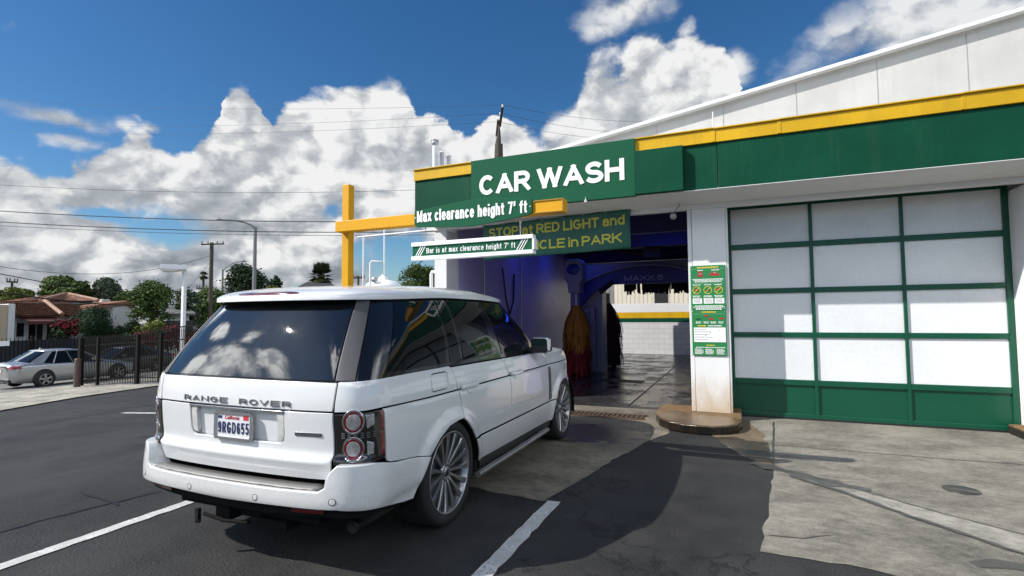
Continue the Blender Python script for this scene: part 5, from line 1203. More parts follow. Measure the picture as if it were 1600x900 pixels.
hedge('hedge', 'big dense dark green clipped bush in front of the tiled house', 115, 192, 477, 545, -35.5, 2.0, L_hedge, 31, 26000, .085, 'hedge')
hedge('bougainvillea', 'red flowering bougainvillea climbing beside the house door', 76, 122, 497, 545, -36.3, .8, L_dark, 32, 1800, .15, 'flowering shrub', 520)
hedge('bougainvillea', 'long low red bougainvillea hedge behind the arched gate', 196, 320, 508, 540, -31.5, .8, L_dark, 33, 2600, .14, 'flowering shrub', 1300)
hedge('shrub', 'dark leafy bush between the clipped bush and the red hedge', 184, 216, 497, 540, -34.0, 1.0, L_dark, 34, 1800, .16, 'shrub')
hedge('shrub', 'yellow green low shrub above the red hedge', 206, 262, 496, 520, -33.6, .8, L_lime, 35, 1300, .14, 'shrub')
# palms
def palm(lab, top, rad, n, seed, m, trunk=.18, fan=True, tall=None):
    rnd = random.Random(seed); zg = gz(top.x); t = thing('palm_tree', lab, 'palm', (top.x, top.y, zg)); c = top-Vector((0,0,rad*.75)); b = MB()
    for i in range(n):
        az_ = rnd.uniform(0, 6.28); ev = rnd.uniform(-.9, 1.45); L_ = rad*rnd.uniform(.75, 1.05); d = Vector((math.cos(az_)*math.cos(ev), math.sin(az_)*math.cos(ev), math.sin(ev))); s = d.cross(Vector((0,0,1)))
        if s.length < .05: s = Vector((1,0,0))
        s.normalize(); u = s.cross(d)
        for k in range(13):
            f = (k-6)/6; dr = (d*math.cos(f*1.0)+s*math.sin(f*1.0)).normalized(); st = c+d*L_*.42; e = st+dr*L_*.58*(1-.18*abs(f))-Vector((0,0,L_*.12*(1-max(0, d.z)))); w2 = u*.0+s*(.03+.035*rad); b.add([st-w2*.4, st+w2*.4, (st+e)/2+w2, e, (st+e)/2-w2], [(0,1,2,3,4)])
        b.tube([c, c+d*L_*.45], .012*rad+.006, 4)
    o = b.build('crown', m, t); o.matrix_parent_inverse = Matrix.Translation(-t.location)
    o = MB().tube([Vector((top.x, top.y, zg)), Vector((top.x+.1, top.y, (zg+c.z)/2)), c+Vector((0,0,.1))], [trunk*1.25, trunk, trunk*.9], 10).build('trunk', M_bark, t); o.matrix_parent_inverse = Matrix.Translation(-t.location)
L_palm = leafmat('palm leaves', (.035,.048,.018))
palm('bushy fan palm rising behind the dark hipped roof', at(502.5, 413, 48), (at(522,413,48)-at(484,413,48)).length/2*1.35, 95, 41, L_palm, .3)
palm('thin tall fan palm beside the utility pole', at(318, 424, 78), (at(327,424,78)-at(309,424,78)).length/2*1.15, 34, 42, L_palm, .16)
# ------------------------------------------------------------------ poles, lamps, wires
M_wood = mat('weathered pole wood', (.075,.060,.048), .9, var=.3, vscale=6)
M_wire = mat('cable', (.012,.012,.013), .6); M_pole = mat('lamp post grey', (.20,.205,.20), .6, metal=.2, var=.1)
def upole(lab, px, ptop, dist, r, arms, lean=0, group='utility poles', base=None):
    T_ = at(px, ptop, dist); zg = gz(T_.x); t = thing('utility_pole', lab, 'utility pole', (T_.x, T_.y, zg), 0, group); I = Matrix.Translation(-t.location)
    o = MB().tube([(T_.x, T_.y, zg), T_], [r*1.25, r], 10).build('pole', M_wood, t); o.matrix_parent_inverse = I
    for (xa, ya, xb, yb) in arms:
        a, b = at(xa, ya, dist), at(xb, yb, dist); d = (b-a).normalized(); o = MB().tube([a, b], .075*dist/45, 4, smooth=False).build('crossarm', M_wood, t); o.matrix_parent_inverse = I
        ins = MB()
        for f in (.04, .3, .7, .96): p = a+(b-a)*f; ins.tube([p, p+Vector((0,0,.22*dist/45))], .035*dist/45, 6)
        o = ins.build('insulators', M_wood, t); o.matrix_parent_inverse = I
    return t
upole('wooden utility pole with one crossarm behind the white lamp standard', 331, 379, 46, .13, [(314, 382, 350, 381)])
upole('short distant utility pole low beside the thin palm', 315.5, 449, 85, .13, [(307, 450.5, 323, 450)])
upole('faint distant utility pole at the far left skyline', 19, 440, 95, .14, [(10, 440, 28, 441)])
upole('small utility pole just right of the yellow gantry post', 560, 431, 80, .14, [(552, 434, 570, 434)])
# pole behind the big sign
T_ = at(784, 168, 24); t = thing('utility_pole', 'dark timber utility pole with tilted crossarm rising behind the big lettered sign', 'utility pole', (T_.x, T_.y, 0), 0, 'utility poles'); I = Matrix.Translation(-t.location)
def pp(x, y, d=24): return at(x, y, d)
o = MB().tube([(pp(779,250).x, pp(779,250).y, 0), pp(778.5, 222), pp(780,205), pp(779, 195)], [.16,.14,.06,.05], 10).build('pole', M_wood, t); o.matrix_parent_inverse = I
o = MB().tube([pp(775.5,250), pp(776.5,225)], .10, 6).tube([pp(783,250), pp(782.5,225)], .10, 6).build('brace', M_wood, t); o.matrix_parent_inverse = I
o = MB().tube([pp(785.5,166,23.3), pp(781,197,24.3)], .085, 4, smooth=False).tube([pp(778.5,188,24.2), pp(776,212,25)], .08, 4, smooth=False).build('crossarm', M_wood, t); o.matrix_parent_inverse = I
o = MB().tube([pp(785.5,163.5,23.3), pp(785.3,168,23.3)], .05, 8).tube([pp(781.8,176), pp(781.6,180)], .05, 8).build('insulators', M_steel, t); o.matrix_parent_inverse = I
def lamp_post(lab, px, ptop, dist, r, arm, head, m=M_pole):
    T_ = at(px, ptop, dist); zg = gz(T_.x); t = thing('street_lamp', lab, 'street lamp', (T_.x, T_.y, zg), 0, 'street lamps'); I = Matrix.Translation(-t.location)
    o = MB().tube([(T_.x, T_.y, zg), T_], [r*1.35, r*.85], 12).build('pole', m, t); o.matrix_parent_inverse = I
    P = [at(x, y, dist) for x, y in arm]; o = MB().tube(P, [r*.55]+[r*.42]*(len(P)-1), 8).build('arm', m, t); o.matrix_parent_inverse = I
    a, b = at(*head[0], dist), at(*head[1], dist); d = b-a; s = d.length*.22
    o = MB().tube([a, a+d*.25, a+d*.7, b], [s*.35, s*.7, s*.7, s*.3], 8).build('lamp_head', m, t); o.matrix_parent_inverse = I
    o = MB().tube([(a+b)/2+Vector((0,0,s*.5)), (a+b)/2+Vector((0,0,s*1.6))], s*.3, 6).build('photocell', m, t); o.matrix_parent_inverse = I
lamp_post('tall grey street lamp whose curved arm reaches over the wires to the left', 399, 355, 36, .11, [(398.5,357),(392,351.5),(382,347.5),(370,345),(357,343.8),(347,343.5)], ((348,343.3),(337,343.2)))
lamp_post('shorter street lamp with its curved arm bending right before the dark tree', 348, 421, 58, .10, [(348,423),(353,417.5),(361,412.5),(371,409.5),(378,408.8)], ((377,408.6),(385,408)))
lamp_post('tiny far street lamp above the rounded trees', 179, 446, 85, .06, [(179,446),(181,440),(185,437)], ((184.5,437),(191,436)))
LP = ground(284, 590)
t = thing('lot_lamp', 'square white lamp standard with a flat box head at the edge of the lot', 'lamp post', LP); I = Matrix.Translation(-t.location)
dl = math.hypot(LP.x, LP.y); tp = at(285.5, 424, dl); k = .066
o = MB().prism([(LP.x-k, LP.y-k), (LP.x+k, LP.y-k), (LP.x+k, LP.y+k), (LP.x-k, LP.y+k)], LP.z, tp.z+.05, 'z').build('post', M_alu, t, .01); o.matrix_parent_inverse = I
hL, hR = at(251, 419, dl), at(291, 419, dl); d = (hR-hL); d.z = 0; u_ = d.normalized(); v_ = Vector((-u_.y, u_.x, 0)); L_ = d.length; zt = at(270,414.5,dl).z; zb_ = at(270,425,dl).z
hd = MB(); c8 = [hL-v_*.42, hR-v_*.42, hR+v_*.42, hL+v_*.42]; hd.add([(p.x,p.y,zb_+.10) for p in c8]+[(p.x,p.y,zt) for p in c8]+[(hL.x*.88+hR.x*.12-v_.x*.32, hL.y*.88+hR.y*.12-v_.y*.32, zb_)]+[(p.x,p.y,zb_) for p in (hR-u_*.5-v_*.34, hR-u_*.5+v_*.34)]+[(hL.x*.88+hR.x*.12+v_.x*.32, hL.y*.88+hR.y*.12+v_.y*.32, zb_)],
    [(4,5,6,7),(0,1,5,4),(1,2,6,5),(2,3,7,6),(3,0,4,7),(0,8,9,1),(1,9,10,2),(2,10,11,3),(3,11,8,0),(11,10,9,8)])
o = hd.build('lamp_head', M_alu, t, .01); o.matrix_parent_inverse = I
def wire(lab, p, q, sag, r, grp='overhead wires'):
    P = [p+(q-p)*(i/24)-Vector((0,0,4*sag*(i/24)*(1-i/24))) for i in range(25)]
    tag(MB().tube(P, r, 5, False).build('overhead_wire', M_wire), lab, 'wire', grp)
wire('topmost of the two thick black wires over the left of the lot', at(-160, 318, 40), at(700, 345, 26), .35, .022)
wire('second thick black wire, level with the yellow beam', at(-160, 336, 40), at(720, 361, 27), .35, .022)
wire('thin wire just under the second thick black wire', at(-160, 342, 41), at(720, 366, 27.5), .35, .012)
wire('thin wire across the clouds at the height of the gantry post top', at(-160, 278, 40), at(760, 292, 27), .5, .009)
wire('thin sagging wire running to the wooden pole crossarm', at(-120, 392, 38), at(333, 398, 46), 1.3, .014)
wire('dark sagging wire dropping past the tiled roof', at(-120, 402, 34), at(345, 470, 50), .5, .024)
wire('lowest thick dark wire crossing in front of the tiled roof', at(-120, 432, 34), at(345, 466, 50), .9, .032)
for i, (y0, lab) in enumerate(((196, 'highest of the hair-thin wires from the pole behind the sign'), (236, 'middle hair-thin wire from the pole behind the sign'), (248, 'lowest hair-thin wire from the pole behind the sign'))):
    wire(lab, at(-100, y0-50, 60), (pp(785,164,23.3), pp(781.6,177), pp(778,190))[i], .6, .006)
    wire(('upper', 'middle', 'lower')[i]+' thin wire running right from the pole behind the sign', (pp(785,164,23.3), pp(781.6,177), pp(778,190))[i], (at(1010,190,30), at(1000,208,30), at(985,218,30))[i], .2, .007)
wire('slanting guy wire running down left of the wooden pole', at(331, 407, 46), at(286, 460, 46), 0, .012)
# ------------------------------------------------------------------ tank and pipes left of the building
tk = thing('storage_tank', 'white dome-topped storage tank behind the lot, just its top showing over the suv roof', 'tank', (0,0,0)); D_ = 15.0
tc_ = at(599, 437, D_); tk.location = (tc_.x, tc_.y, 0); I = Matrix.Translation(-tk.location); R_ = (at(628,446,D_)-at(570,446,D_)).length/2*1.1
o = MB().lathe([(R_,0),(R_,tc_.z-.34),(R_*.97,tc_.z-.24),(R_*.85,tc_.z-.13),(R_*.6,tc_.z-.05),(R_*.3,tc_.z-.01),(0,tc_.z)], (tc_.x,tc_.y,0), n=40).build('shell', M_alu, tk); o.matrix_parent_inverse = I
o = MB().lathe([(.14,-.02),(.14,.05),(.11,.05),(.11,.09),(.05,.09),(.05,.15),(0,.15)], (tc_.x,tc_.y,tc_.z), n=20).build('hatch', M_alu, tk); o.matrix_parent_inverse = I
o = MB().tube([at(588,440,D_-.3), at(588,434,D_-.3)], .03, 8).lathe([(0,-.03),(.07,-.03),(.07,.03),(0,.03)], at(584,437,D_-.4), 'y', 14).build('valve', M_steel, tk); o.matrix_parent_inverse = I
lift_ = lambda p: Vector((p.x, p.y, 0))
def piping(name, lab, runs, r, m=M_alu):
    b = MB()
    for P in runs: b.tube(P, r, 8)
    tag(b.build(name, m), lab, 'pipe')
D2 = 13.2
piping('pipe_frame', 'thin white pipe run from the building corner with a drop pipe at its left end', [[on_y(700,357,9.2), on_y(559,370.5,9.2)], [on_y(568,371,9.2), Vector((on_y(568,371,9.2).x, 9.2, .0))]], .018)
piping('vent_riser', 'tall thin white riser standing on the tank', [[at(600.5,356,D_), at(600.5,434,D_)]], .022)
piping('bent_pipe', 'white pipe bent like a hook beside the tank', [[Vector((at(578.5,446,13.6).x, at(578.5,446,13.6).y, 0)), at(578.5,411,13.6), at(581,408,13.6), at(597,409,13.6), at(599,412,13.6), at(599,430,13.6)]], .022)
piping('bent_pipe', 'short white pipe with a bent top hard against the white pillar', [[Vector((on_y(674,426,9.0).x, 9.0, 0)), on_y(674,428,9.0), on_y(675,425,9.0), on_y(681,425,9.0)]], .035)
wire('dark slanting stay wire above the tank', at(622, 439, 22), at(664, 404, 20), 0, .02)
# ------------------------------------------------------------------ fence and gate at the pavement
M_iron = mat('dark brown iron', (.010,.009,.008), .8, spec=.15)
PA, PB = ground(125, 604), ground(284, 599.5); YG = None
def fence_pt(f): p = PA+(PB-PA)*f; return Vector((p.x, p.y, gz(p.x)))
FH = at(125, 530, math.hypot(PA.x, PA.y)).z-PA.z
t = thing('iron_fence', 'dark iron picket fence with pointed bars along the edge of the lot', 'fence', PA); I = Matrix.Translation(-PA)
def ftop(f): return FH*(1+.0*f)+(.16*math.sin(min(1, max(0, (f-.55)/.9))*math.pi/2) if f > .55 else 0)
NB = 62; bars = MB(); spear = MB()
for i in range(NB+30):
    f = i/NB*1.0; p = fence_pt(f); h = ftop(f); k = .011
    bars.box(p.x-k, p.x+k, p.y-k, p.y+k, p.z+.08, p.z+h)
    spear.add([(p.x-.02,p.y,p.z+h), (p.x+.02,p.y,p.z+h), (p.x,p.y+.02,p.z+h), (p.x,p.y,p.z+h+.11)], [(0,1,3),(1,2,3),(2,0,3)])
bars.add(spear.v, spear.f); o = bars.build('picket_panel', M_iron, t); o.matrix_parent_inverse = I
rl = MB()
for hh in (.14, .86): rl.tube([fence_pt(j/20*1.45)+Vector((0,0,FH*hh)) for j in range(21)], .024, 4, smooth=False)
rl.tube([fence_pt(.5+j/16*.95)+Vector((0,0,ftop(.5+j/16*.95)-.02+.10*math.sin(j/16*math.pi))) for j in range(17)], .028, 4, smooth=False)
o = rl.build('rail', M_iron, t); o.matrix_parent_inverse = I
for f, w_ in ((0, .075), (.18, .045), (.58, .055), (.80, .045), (1.12, .06)):
    p = fence_pt(f); o = MB().box(p.x-w_, p.x+w_, p.y-w_, p.y+w_, p.z, p.z+FH+.05).build('post', M_iron, t); o.matrix_parent_inverse = I
bp = ground(120, 606); o = MB().lathe([(.10,0),(.10,1.0),(.085,1.03),(0,1.04)], bp, n=16).build('bollard', mat('rust brown paint', (.07,.045,.035), .6, var=.2)); tag(o, 'short rusty brown round post at the end of the iron fence', 'bollard')
# screened fence in front of the house
M_mesh = mat('dark fence screen', (.014,.017,.022), .8)
XF = -33.0; za = on_x(60, 531, XF).z; t = thing('screen_fence', 'long iron fence backed with dark screening in front of the tiled house', 'fence', (XF, 18, gz(XF))); I = Matrix.Translation(-t.location)
y0_, y1_ = on_x(-60, 531, XF).y, on_x(215, 531, XF).y
o = MB().box(XF-.02, XF, y0_, y1_, gz(XF)+.12, za).build('screen', M_mesh, t); o.matrix_parent_inverse = I
pk = MB(); i = 0
while y0_+i*.16 < y1_: y = y0_+i*.16; pk.box(XF+.01, XF+.03, y-.011, y+.011, gz(XF)+.1, za+.13); i += 1
o = pk.build('picket_panel', M_iron, t); o.matrix_parent_inverse = I
for j in range(int((y1_-y0_)/2.6)): y = y0_+j*2.6; o = MB().box(XF+.01, XF+.11, y-.05, y+.05, gz(XF), za+.22).build('post', M_iron, t); o.matrix_parent_inverse = I
b0 = on_x(2, 537, XF+.13); MB().box(XF+.04, XF+.05, b0.y-.35, b0.y+.35, b0.z-.12, b0.z+.12).build('notice', M_letter, t).matrix_parent_inverse = I
# ------------------------------------------------------------------ houses
M_stucco = mat('white stucco', (.62,.62,.60), .85, var=.08, vscale=1.5); M_tan = mat('tan stucco', (.45,.37,.26), .85, var=.08)
def tile_x(N, p, c):
    i = N.node('ShaderNodeNewGeometry').outputs['Random Per Island']; n = N.noise(c, 2, 4)[0]
    col = N.mix(i, (.085,.028,.016,1), (.36,.165,.09,1)); N.l.new(N.mix(N.sstep(n, .4, .7, 0, .5), col, (.10,.05,.038,1)), p.inputs['Base Color'])
M_tile = mat('clay roof tiles', (.22,.09,.05), .8, extra=tile_x); M_ridge = mat('ridge tiles', (.36,.22,.15), .8, var=.25, vscale=6)
def tiles(o, e, s, nx_, ny_):
    """barrel tiles over the slope from corner o, along e (eaves) and s (up the slope)"""
    b = MB(); nrm_ = e.cross(s).normalized(); nrm_ = nrm_ if nrm_.z > 0 else -nrm_; du, dv = e/nx_, s/ny_; r = du.length*.5
    for i in range(nx_):
        for j in range(ny_):
            p = o+du*i+dv*j; vs = []
            for k in range(5):
                a = math.pi*k/4; off_ = du*(.5-.5*math.cos(a))+nrm_*(math.sin(a)*r*.75); vs += [p+off_+nrm_*.03, p+off_*1.0+dv*1.08]
            b.add([v+nrm_*(.05 if q % 2 == 0 else -.05) for q, v in enumerate(vs)], [(2*k, 2*k+2, 2*k+3, 2*k+1) for k in range(4)])
    return b
XH = -38.0
hs = thing('tiled_house', 'white stucco house with red clay barrel-tile roofs across the street', 'house', (XH, 19, gz(XH))); I = Matrix.Translation(-hs.location)
def hp_(name, mb, m, bev=0): o = mb.build(name, m, hs, bev); o.matrix_parent_inverse = I; return o
H = lambda px, py, X=XH: on_x(px, py, X)
zg = gz(XH)
# end block (parapet) at the left, main wall, porch details
a0, a1 = H(-40, 476, XH+1.2), H(13.5, 476, XH+1.2)
hp_('parapet_block', MB().box(XH-3, XH+1.2, a0.y, a1.y, zg, a1.z), M_tan, .04); b1 = H(25, 473, XH+1.2)
hp_('parapet_block', MB().box(XH-3, XH+1.19, a1.y+.003, b1.y, zg, a1.z+.05), M_stucco, .04)
w1 = H(182, 494)
hp_('wall', MB().box(XH-8, XH, b1.y+.003, w1.y, zg, H(90,493).z), M_stucco, .02)
e0, e1 = H(25, 494, XH+.5), H(150, 494, XH+.5); rz_ = H(80, 472, XH-2.2)
hp_('roof_tiles', tiles(Vector((XH+.5, e0.y, e0.z)), Vector((0, e1.y-e0.y, 0)), Vector((-2.7, 0, rz_.z-e0.z+.0)), 34, 9), M_tile)
hp_('ridge', MB().tube([Vector((XH+.4, H(91,492).y, e0.z+.10)), Vector((XH-2.2, H(70,474,XH-2.2).y, rz_.z+.05))], .14, 8), M_ridge)
hp_('roof_deck', MB().prism([(XH+.45, e0.z-.06), (XH-2.2, rz_.z-.08), (XH-8, rz_.z-.08), (XH-8, e0.z-.4), (XH+.0, e0.z-.10)], e0.y+.02, e1.y-.02, 'y') if False else MB().add([(XH+.45,e0.y,e0.z-.05),(XH+.45,e1.y,e0.z-.05),(XH-2.2,e1.y,rz_.z-.06),(XH-2.2,e0.y,rz_.z-.06),(XH-8,e0.y,rz_.z-.06),(XH-8,e1.y,rz_.z-.06)], [(0,1,2,3),(3,2,5,4)]), M_tile)
u0_, u1_ = H(62, 471.5, XH-3.0), H(152, 471.5, XH-3.0); ut = H(103, 460, XH-5.5)
hp_('upper_wall', MB().box(XH-8, XH-3.3, u0_.y+.3, u1_.y-.3, rz_.z-.06, u0_.z+.02), M_stucco)
ap = Vector((XH-5.5, H(103,460,XH-5.5).y, ut.z))
def tri_tiles(A_, B_, P_, n1, n2):
    b = MB(); 
    for j in range(n2):
        f0, f1 = j/n2, (j+1)/n2*1.01; L0, R0, L1, R1 = A_+(P_-A_)*f0, B_+(P_-B_)*f0, A_+(P_-A_)*min(1,f1), B_+(P_-B_)*min(1,f1); m_ = max(1, int(n1*(1-f0))); nn_ = (B_-A_).cross(P_-A_).normalized(); nn_ = nn_ if nn_.z > 0 else -nn_
        for i in range(m_):
            vs = []
            for k in range(4): g = (i+k/3)/m_; hh = math.sin(math.pi*k/3)*.10; vs += [L0+(R0-L0)*g+nn_*(hh+.03), L1+(R1-L1)*g+nn_*hh]
            b.add(vs, [(2*k, 2*k+2, 2*k+3, 2*k+1) for k in range(3)])
    return b
cA, cB, cC = Vector((XH-2.9, u0_.y, u0_.z)), Vector((XH-2.9, u1_.y, u1_.z)), Vector((XH-8.4, u1_.y, u1_.z)); cD = Vector((XH-8.4, u0_.y, u0_.z))
hp_('roof_tiles', tri_tiles(cA, cB, ap, 30, 8), M_tile); hp_('roof_tiles', tri_tiles(cD, cA, ap, 16, 8), M_tile); hp_('roof_tiles', tri_tiles(cB, cC, ap, 16, 8), M_tile)
hp_('ridge', MB().tube([ap+Vector((0,0,.06)), cB+Vector((0,0,.1))], .13, 8).tube([ap+Vector((0,0,.06)), cA+Vector((0,0,.1))], .13, 8), M_ridge)
c0_, c1_ = H(158, 480, XH-3.6), H(175, 468, XH-3.6); hp_('chimney', MB().box(XH-4.6, XH-3.6, c0_.y, c1_.y, rz_.z-.5, c1_.z-.12).box(XH-4.55, XH-3.65, c0_.y+.06, c1_.y-.06, c1_.z-.12, c1_.z), M_stucco, .05)
M_win = mat('dark window pane', (.03,.035,.045), .12)
for (xa, xb, yt, yb) in ((25.5, 36.5, 505.5, 525), (44, 54.5, 506, 530)):
    p, q = H(xa, yb, XH+.02), H(xb, yt, XH+.02); wn_ = hp_('window', MB().box(XH+.001, XH+.03, p.y-.08, q.y+.08, p.z-.08, q.z+.08), M_stucco); MB().box(XH+.031, XH+.04, p.y, q.y, p.z, q.z).build('pane', M_win, wn_).matrix_parent_inverse = Matrix()
    g_ = MB()
    for i in range(6): y = p.y+(q.y-p.y)*i/5; g_.box(XH+.06, XH+.08, y-.012, y+.012, p.z-.05, q.z+.05)
    for i in range(4): z = p.z+(q.z-p.z)*i/3; g_.box(XH+.06, XH+.08, p.y, q.y, z-.012, z+.012)
    g_.build('grille', M_iron, wn_).matrix_parent_inverse = Matrix()
p, q = H(57, 532, XH+.02), H(66.5, 505, XH+.02); hp_('door', MB().box(XH+.001, XH+.05, p.y, q.y, zg, q.z), mat('dark door', (.02,.02,.022), .5))
p, q = H(43, 502, XH+1.3), H(86, 495, XH+.1); hp_('awning', MB().prism([(XH+.01, q.z), (XH+1.3, p.z+.05), (XH+1.3, p.z-.08), (XH+.01, q.z-.12)], p.y, q.y, 'y').add([], []) if False else MB().add([(XH+.01,p.y,q.z),(XH+.01,q.y,q.z),(XH+1.3,q.y,p.z),(XH+1.3,p.y,p.z),(XH+1.3,q.y,p.z-.18),(XH+1.3,p.y,p.z-.18)], [(0,1,2,3),(3,2,4,5)]), mat('dark red awning', (.085,.022,.020), .8))
o = hp_('porch_post', MB().box(XH+1.15, XH+1.27, H(76,510,XH+1.2).y-.06, H(76,510,XH+1.2).y+.06, zg, p.z), M_iron)
gA, gB, gP = H(176, 497, XH-1), H(216, 493, XH-1), H(198, 475, XH-1)
hp_('gable_wall', MB().prism([(gA.y, zg), (gB.y, zg), (gB.y, gB.z), (gP.y, gP.z), (gA.y, gA.z+.8)], XH-4, XH-1, 'x'), M_stucco)
hp_('gable_roof', MB().prism([(gP.y-.1, gP.z), (gB.y+.25, gB.z-.10), (gB.y+.25, gB.z+.10), (gP.y, gP.z+.22), (gA.y-1.2, gA.z+.85), (gA.y-1.2, gA.z+.6)], XH-4.1, XH-.8, 'x'), M_tile)
def house(lab, px0, px1, ptop, peave, dist, wall, roofm, hip=.35):
    a, b = at(px0, peave, dist), at(px1, peave, dist); m_ = (a+b)/2; u = (b-a); u.z = 0; L_ = u.length; u.normalize(); v = Vector((-u.y, u.x, 0)); zt = at((px0+px1)/2, ptop, dist).z; ze = a.z; zg = gz(m_.x)
    t = thing('house', lab, 'house', (m_.x, m_.y, zg)); I = Matrix.Translation(-t.location); dp = 7.0
    P = lambda i, j, z: (m_.x+u.x*i+v.x*j, m_.y+u.y*i+v.y*j, z)
    h = L_/2-.4; o = MB().add([P(-h,0,zg),P(h,0,zg),P(h,dp,zg),P(-h,dp,zg),P(-h,0,ze),P(h,0,ze),P(h,dp,ze),P(-h,dp,ze)], [(3,2,1,0),(4,5,6,7),(0,1,5,4),(1,2,6,5),(2,3,7,6),(3,0,4,7)]).build('wall', wall, t); o.matrix_parent_inverse = I
    h = L_/2; r = h*(1-2*hip); o = MB().add([P(-h,-.4,ze),P(h,-.4,ze),P(h,dp+.4,ze),P(-h,dp+.4,ze),P(-r,dp/2,zt),P(r,dp/2,zt),P(-h,-.4,ze-.15),P(h,-.4,ze-.15),P(h,dp+.4,ze-.15),P(-h,dp+.4,ze-.15)], [(0,1,5,4),(1,2,5),(2,3,4,5),(3,0,4),(6,7,1,0),(7,8,2,1),(8,9,3,2),(9,6,0,3)]).build('roof', roofm, t); o.matrix_parent_inverse = I
    for i in (-.25, .2):
        o = MB().add([P(L_*i-.5,-.03,ze-1.4),P(L_*i+.5,-.03,ze-1.4),P(L_*i+.5,-.03,ze-.5),P(L_*i-.5,-.03,ze-.5)], [(0,1,2,3)]).build('window', M_win, t); o.matrix_parent_inverse = I
    return t
M_shing = mat('dark shingles', (.035,.033,.032), .9, var=.25, vscale=5)
house('house with a dark low hipped shingle roof just above the suv roof', 452, 540, 436, 455, 44, M_stucco, M_shing, .30)
house('grey and white house half hidden behind the spreading tree', 250, 306, 478, 490, 44, M_stucco, mat('grey shingles', (.12,.12,.115), .9, var=.15), .2)
house('pale flat building glimpsed low between the poles', 296, 330, 452, 456, 84, mat('pale wall', (.6,.6,.6), .8), mat('pale roof', (.5,.5,.48), .8), .1)
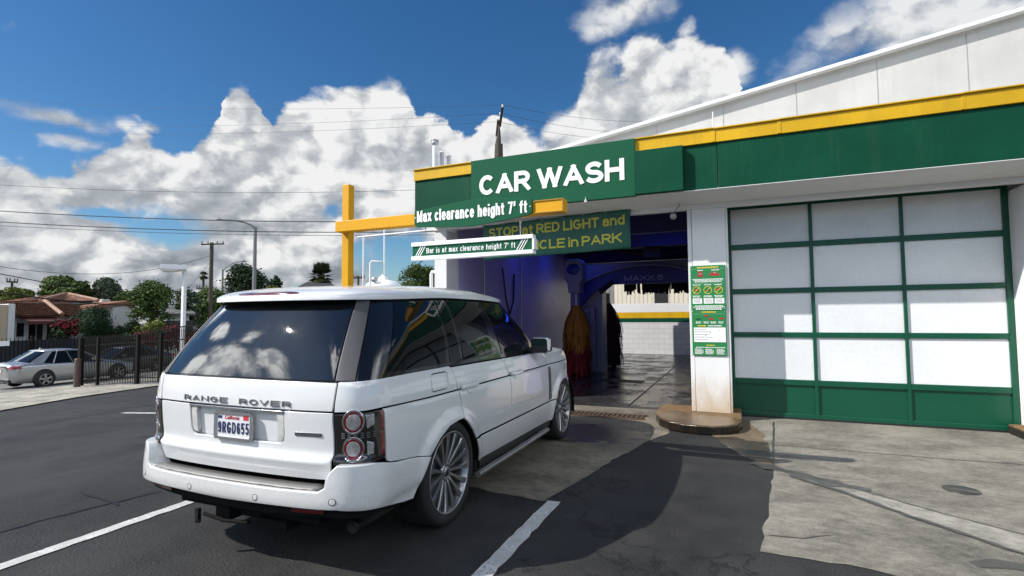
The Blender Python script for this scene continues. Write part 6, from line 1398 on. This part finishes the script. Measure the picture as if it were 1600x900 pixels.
# ------------------------------------------------------------------ cars in the street
def sedan(name, lab, loc, rz, paint, dark=M_side):
    t = thing(name, lab, 'car', loc, rz, 'cars parked in the street')
    st = [(-1.02,.70,.34,.60,.80,.90),(-.97,.80,.30,.60,.86,.97),(-.80,.865,.24,.60,.90,1.015),(-.40,.89,.20,.60,.91,1.02),(.3,.895,.19,.60,.90,1.0),(1.4,.895,.19,.58,.88,.96),(2.0,.89,.19,.56,.85,.93),(2.6,.88,.20,.55,.80,.88),(3.1,.85,.22,.53,.73,.80),(3.42,.78,.26,.50,.64,.70),(3.55,.60,.32,.48,.56,.62)]
    vs = []; q = 13
    for y, w_, zb, zm, zs_, zt in st:
        half = [(w_*.85, zb), (w_*.985, zb+.08), (w_, zm), (w_-.012, zs_-.06), (w_-.045, zs_), (w_-.16, zt-.012)]
        vs += [(x, y, z) for x, z in half]+[(0, y, zt)]+[(-x, y, z) for x, z in reversed(half)]
    fs = [(k*q+i, k*q+i+1, (k+1)*q+i+1, (k+1)*q+i) for k in range(len(st)-1) for i in range(q-1)]+[tuple(range(q)), tuple(range(len(vs)-1, len(vs)-q-1, -1))]
    bd = MB().add(vs, [tuple(reversed(f)) for f in fs], True).build('body', paint, t)
    ss = bd.modifiers.new('sub', 'SUBSURF'); ss.levels = 2; ss.render_levels = 2
    belt = [(.0,-.55),(.55,-.53),(.72,-.45),(.80,-.2),(.845,.3),(.85,1.2),(.84,1.7),(.78,2.2),(.5,2.42),(0,2.48)]; rf = [(.0,.15),(.42,.16),(.54,.20),(.575,.30),(.60,.55),(.605,.95),(.60,1.15),(.55,1.38),(.35,1.47),(0,1.5)]
    zb = [.985,.985,.975,.93,.915,.89,.885,.90,.92,.925]; zr = [1.385,1.385,1.382,1.380,1.39,1.40,1.39,1.36,1.345,1.34]
    def ringp(P, Z, s, dz): return [(x*s, y, z+dz) for (x, y), z in zip(P, Z)]
    n = len(belt); lo, hi = ringp(belt, zb, 1, -.03), ringp(rf, zr, 1, 0); wv = []
    for s in (1, -1): 
        g = MB(); g.add([(s*x, y, z) for x, y, z in lo]+[(s*x, y, z) for x, y, z in hi], [(i, i+1, n+i+1, n+i) for i in range(n-1)], True); g.build('window', dark, t)
    rp = [(x, y, z) for x, y, z in hi]+[(-x, y, z) for x, y, z in reversed(hi[1:-1])]; m_ = len(rp); RV = []
    for s, hh in ((1.015, -.02), (1.01, .005), (.9, .035), (.5, .062)): RV += [(x*s, .8+(y-.8)*s, 1.385+(z-1.385)*s+hh) for x, y, z in rp]
    RV.append((0, .8, 1.455)); MB().add(RV, [(r*m_+i, r*m_+(i+1) % m_, (r+1)*m_+(i+1) % m_, (r+1)*m_+i) for r in range(3) for i in range(m_)]+[(3*m_+i, 3*m_+(i+1) % m_, 4*m_) for i in range(m_)], True).build('roof', paint, t)
    for s in (1, -1):
        pb_ = MB()
        def seg(a, b, w_, out=.012):
            A_, B_ = Vector(a), Vector(b); (pb_).tube([A_, (A_+B_)/2+Vector((s*.01,0,0)), B_], w_, 6)
        L3, H3 = (lambda i: (s*lo[i][0], lo[i][1], lo[i][2])), (lambda i: (s*hi[i][0], hi[i][1], hi[i][2]))
        pb_.add([(s*(x+.012), y, z) for x, y, z in (lo[2], lo[3], (hi[3][0], hi[3][1], hi[3][2]), hi[2])]+[(s*(lo[3][0]+.012), lo[3][1]+.18, lo[3][2]+.02), (s*(hi[3][0]+.012), hi[3][1]+.10, hi[3][2])], [(0,1,2,3),(1,4,5,2)]); pb_.build('pillar', paint, t)
        pb_ = MB(); seg(L3(7), H3(7), .035); pb_.build('pillar', paint, t)
        pb_ = MB(); seg(L3(4), H3(4), .02); pb_.build('pillar', paint, t)
        seg2 = MB().tube([(s*.853,.98,.90),(s*.606,.85,1.39)], .03, 6); seg2.build('pillar', M_gloss, t)
        tl = MB().prism([(s*.50,.80),(s*.80,.775),(s*.885,.80),(s*.872,.875),(s*.75,.90),(s*.48,.87)], -1.01, -.72); tl.build('tail_light', mat('tail light red', (.30,.010,.02), .2, coat=1), t, .01)
        MB().box(*sorted((s*.58, s*.80)), 3.15, 3.40, .60, .70).build('headlight', M_clear, t, .03)
        for hy in (.15, 1.15): MB().box(*sorted((s*.885, s*.912)), hy-.09, hy+.09, .80, .825).build('handle', paint, t, .008)
        MB().box(*sorted((s*.86, s*1.03)), 1.62, 1.76, .92, 1.04).build('mirror', paint, t, .03)
        for yc in (0, 2.70):
            cc = (s*.80, yc, .325); wh_ = MB().lathe([(.20,.08),(.30,.10),(.325,.07),(.325,-.10),(.2,-.10)], (0,0,0), 'x', 32); wh_.v = [(cc[0]+x*s, cc[1]+y, cc[2]+z) for x, y, z in wh_.v]; wo = wh_.build('wheel', M_rub, t)
            sp3 = MB().lathe([(.215,.085),(.205,.095),(.195,.08)], (0,0,0), 'x', 32)
            for i in range(5):
                a = 2*math.pi*i/5+.4; ca, sa = math.cos(a), math.sin(a)
                sp3.add([(.088, ca*r_-sa*w_, sa*r_+ca*w_) for r_, w_ in ((.02,-.03),(.205,-.045),(.205,.045),(.02,.03))], [(0,1,2,3)])
            sp3.v = [(cc[0]+x*s, cc[1]+y, cc[2]+z) for x, y, z in sp3.v]; sp3.build('rim', M_alloy, wo)
            ad = MB().lathe([(0,0),(.375,0),(.375,-.08)], (0,0,0), 'x', 32); ad.v = [(s*.898+x*s*.2, yc+y, .345+z) for x, y, z in ad.v]; ad.build('wheel_arch', M_black, t)
            wo.location.x = s*.105
    MB().box(-.26,.26,-1.045,-1.025,.64,.76).build('number_plate', M_plate, t, .003); MB().tube([(-.28,-1.04,.80),(.28,-1.04,.80)], .012, 6).build('garnish', M_chrome, t)
    MB().box(-.72,.72,-1.04,-.9,.30,.40).build('valance', M_matt, t, .02)
    for s in (1,-1): MB().lathe([(.045,0),(.05,.01),(.04,.12)], (s*.55,-1.05,.29), 'y', 14).build('exhaust_tip', M_chrome, t)
    an = MB().prism([(-.10,1.43),(.08,1.43),(-.06,1.50)], -.02, .02, 'x').build('aerial_fin', paint, t); an.location.y = .35
    return t
M_silver = mat('silver car paint', (.40,.40,.385), .28, metal=.55, coat=1.0); M_wcar = mat('white sedan paint', (.6,.6,.6), .3, coat=1.0); M_dcar = mat('dark car paint', (.02,.02,.022), .3, coat=1.)
sc_ = ground(66, 604.5)
sedan('sedan', 'silver sedan with red tail lights parked at the left edge beside the iron fence', (sc_.x-.88, sc_.y, gz(sc_.x-.88)+.012), .06, M_silver)
s2 = on_x(248, 558, -40.5); sedan('sedan', 'white sedan seen through the bars of the arched gate', (s2.x, s2.y-1.2, gz(-40.5)+.012), math.pi-.02, M_wcar)
s3 = on_x(122, 560, -29.7); sedan('sedan', 'dark car half hidden behind the end post of the iron fence', (s3.x, s3.y+3.2, gz(-29.7)+.012), math.pi+.02, M_dcar)
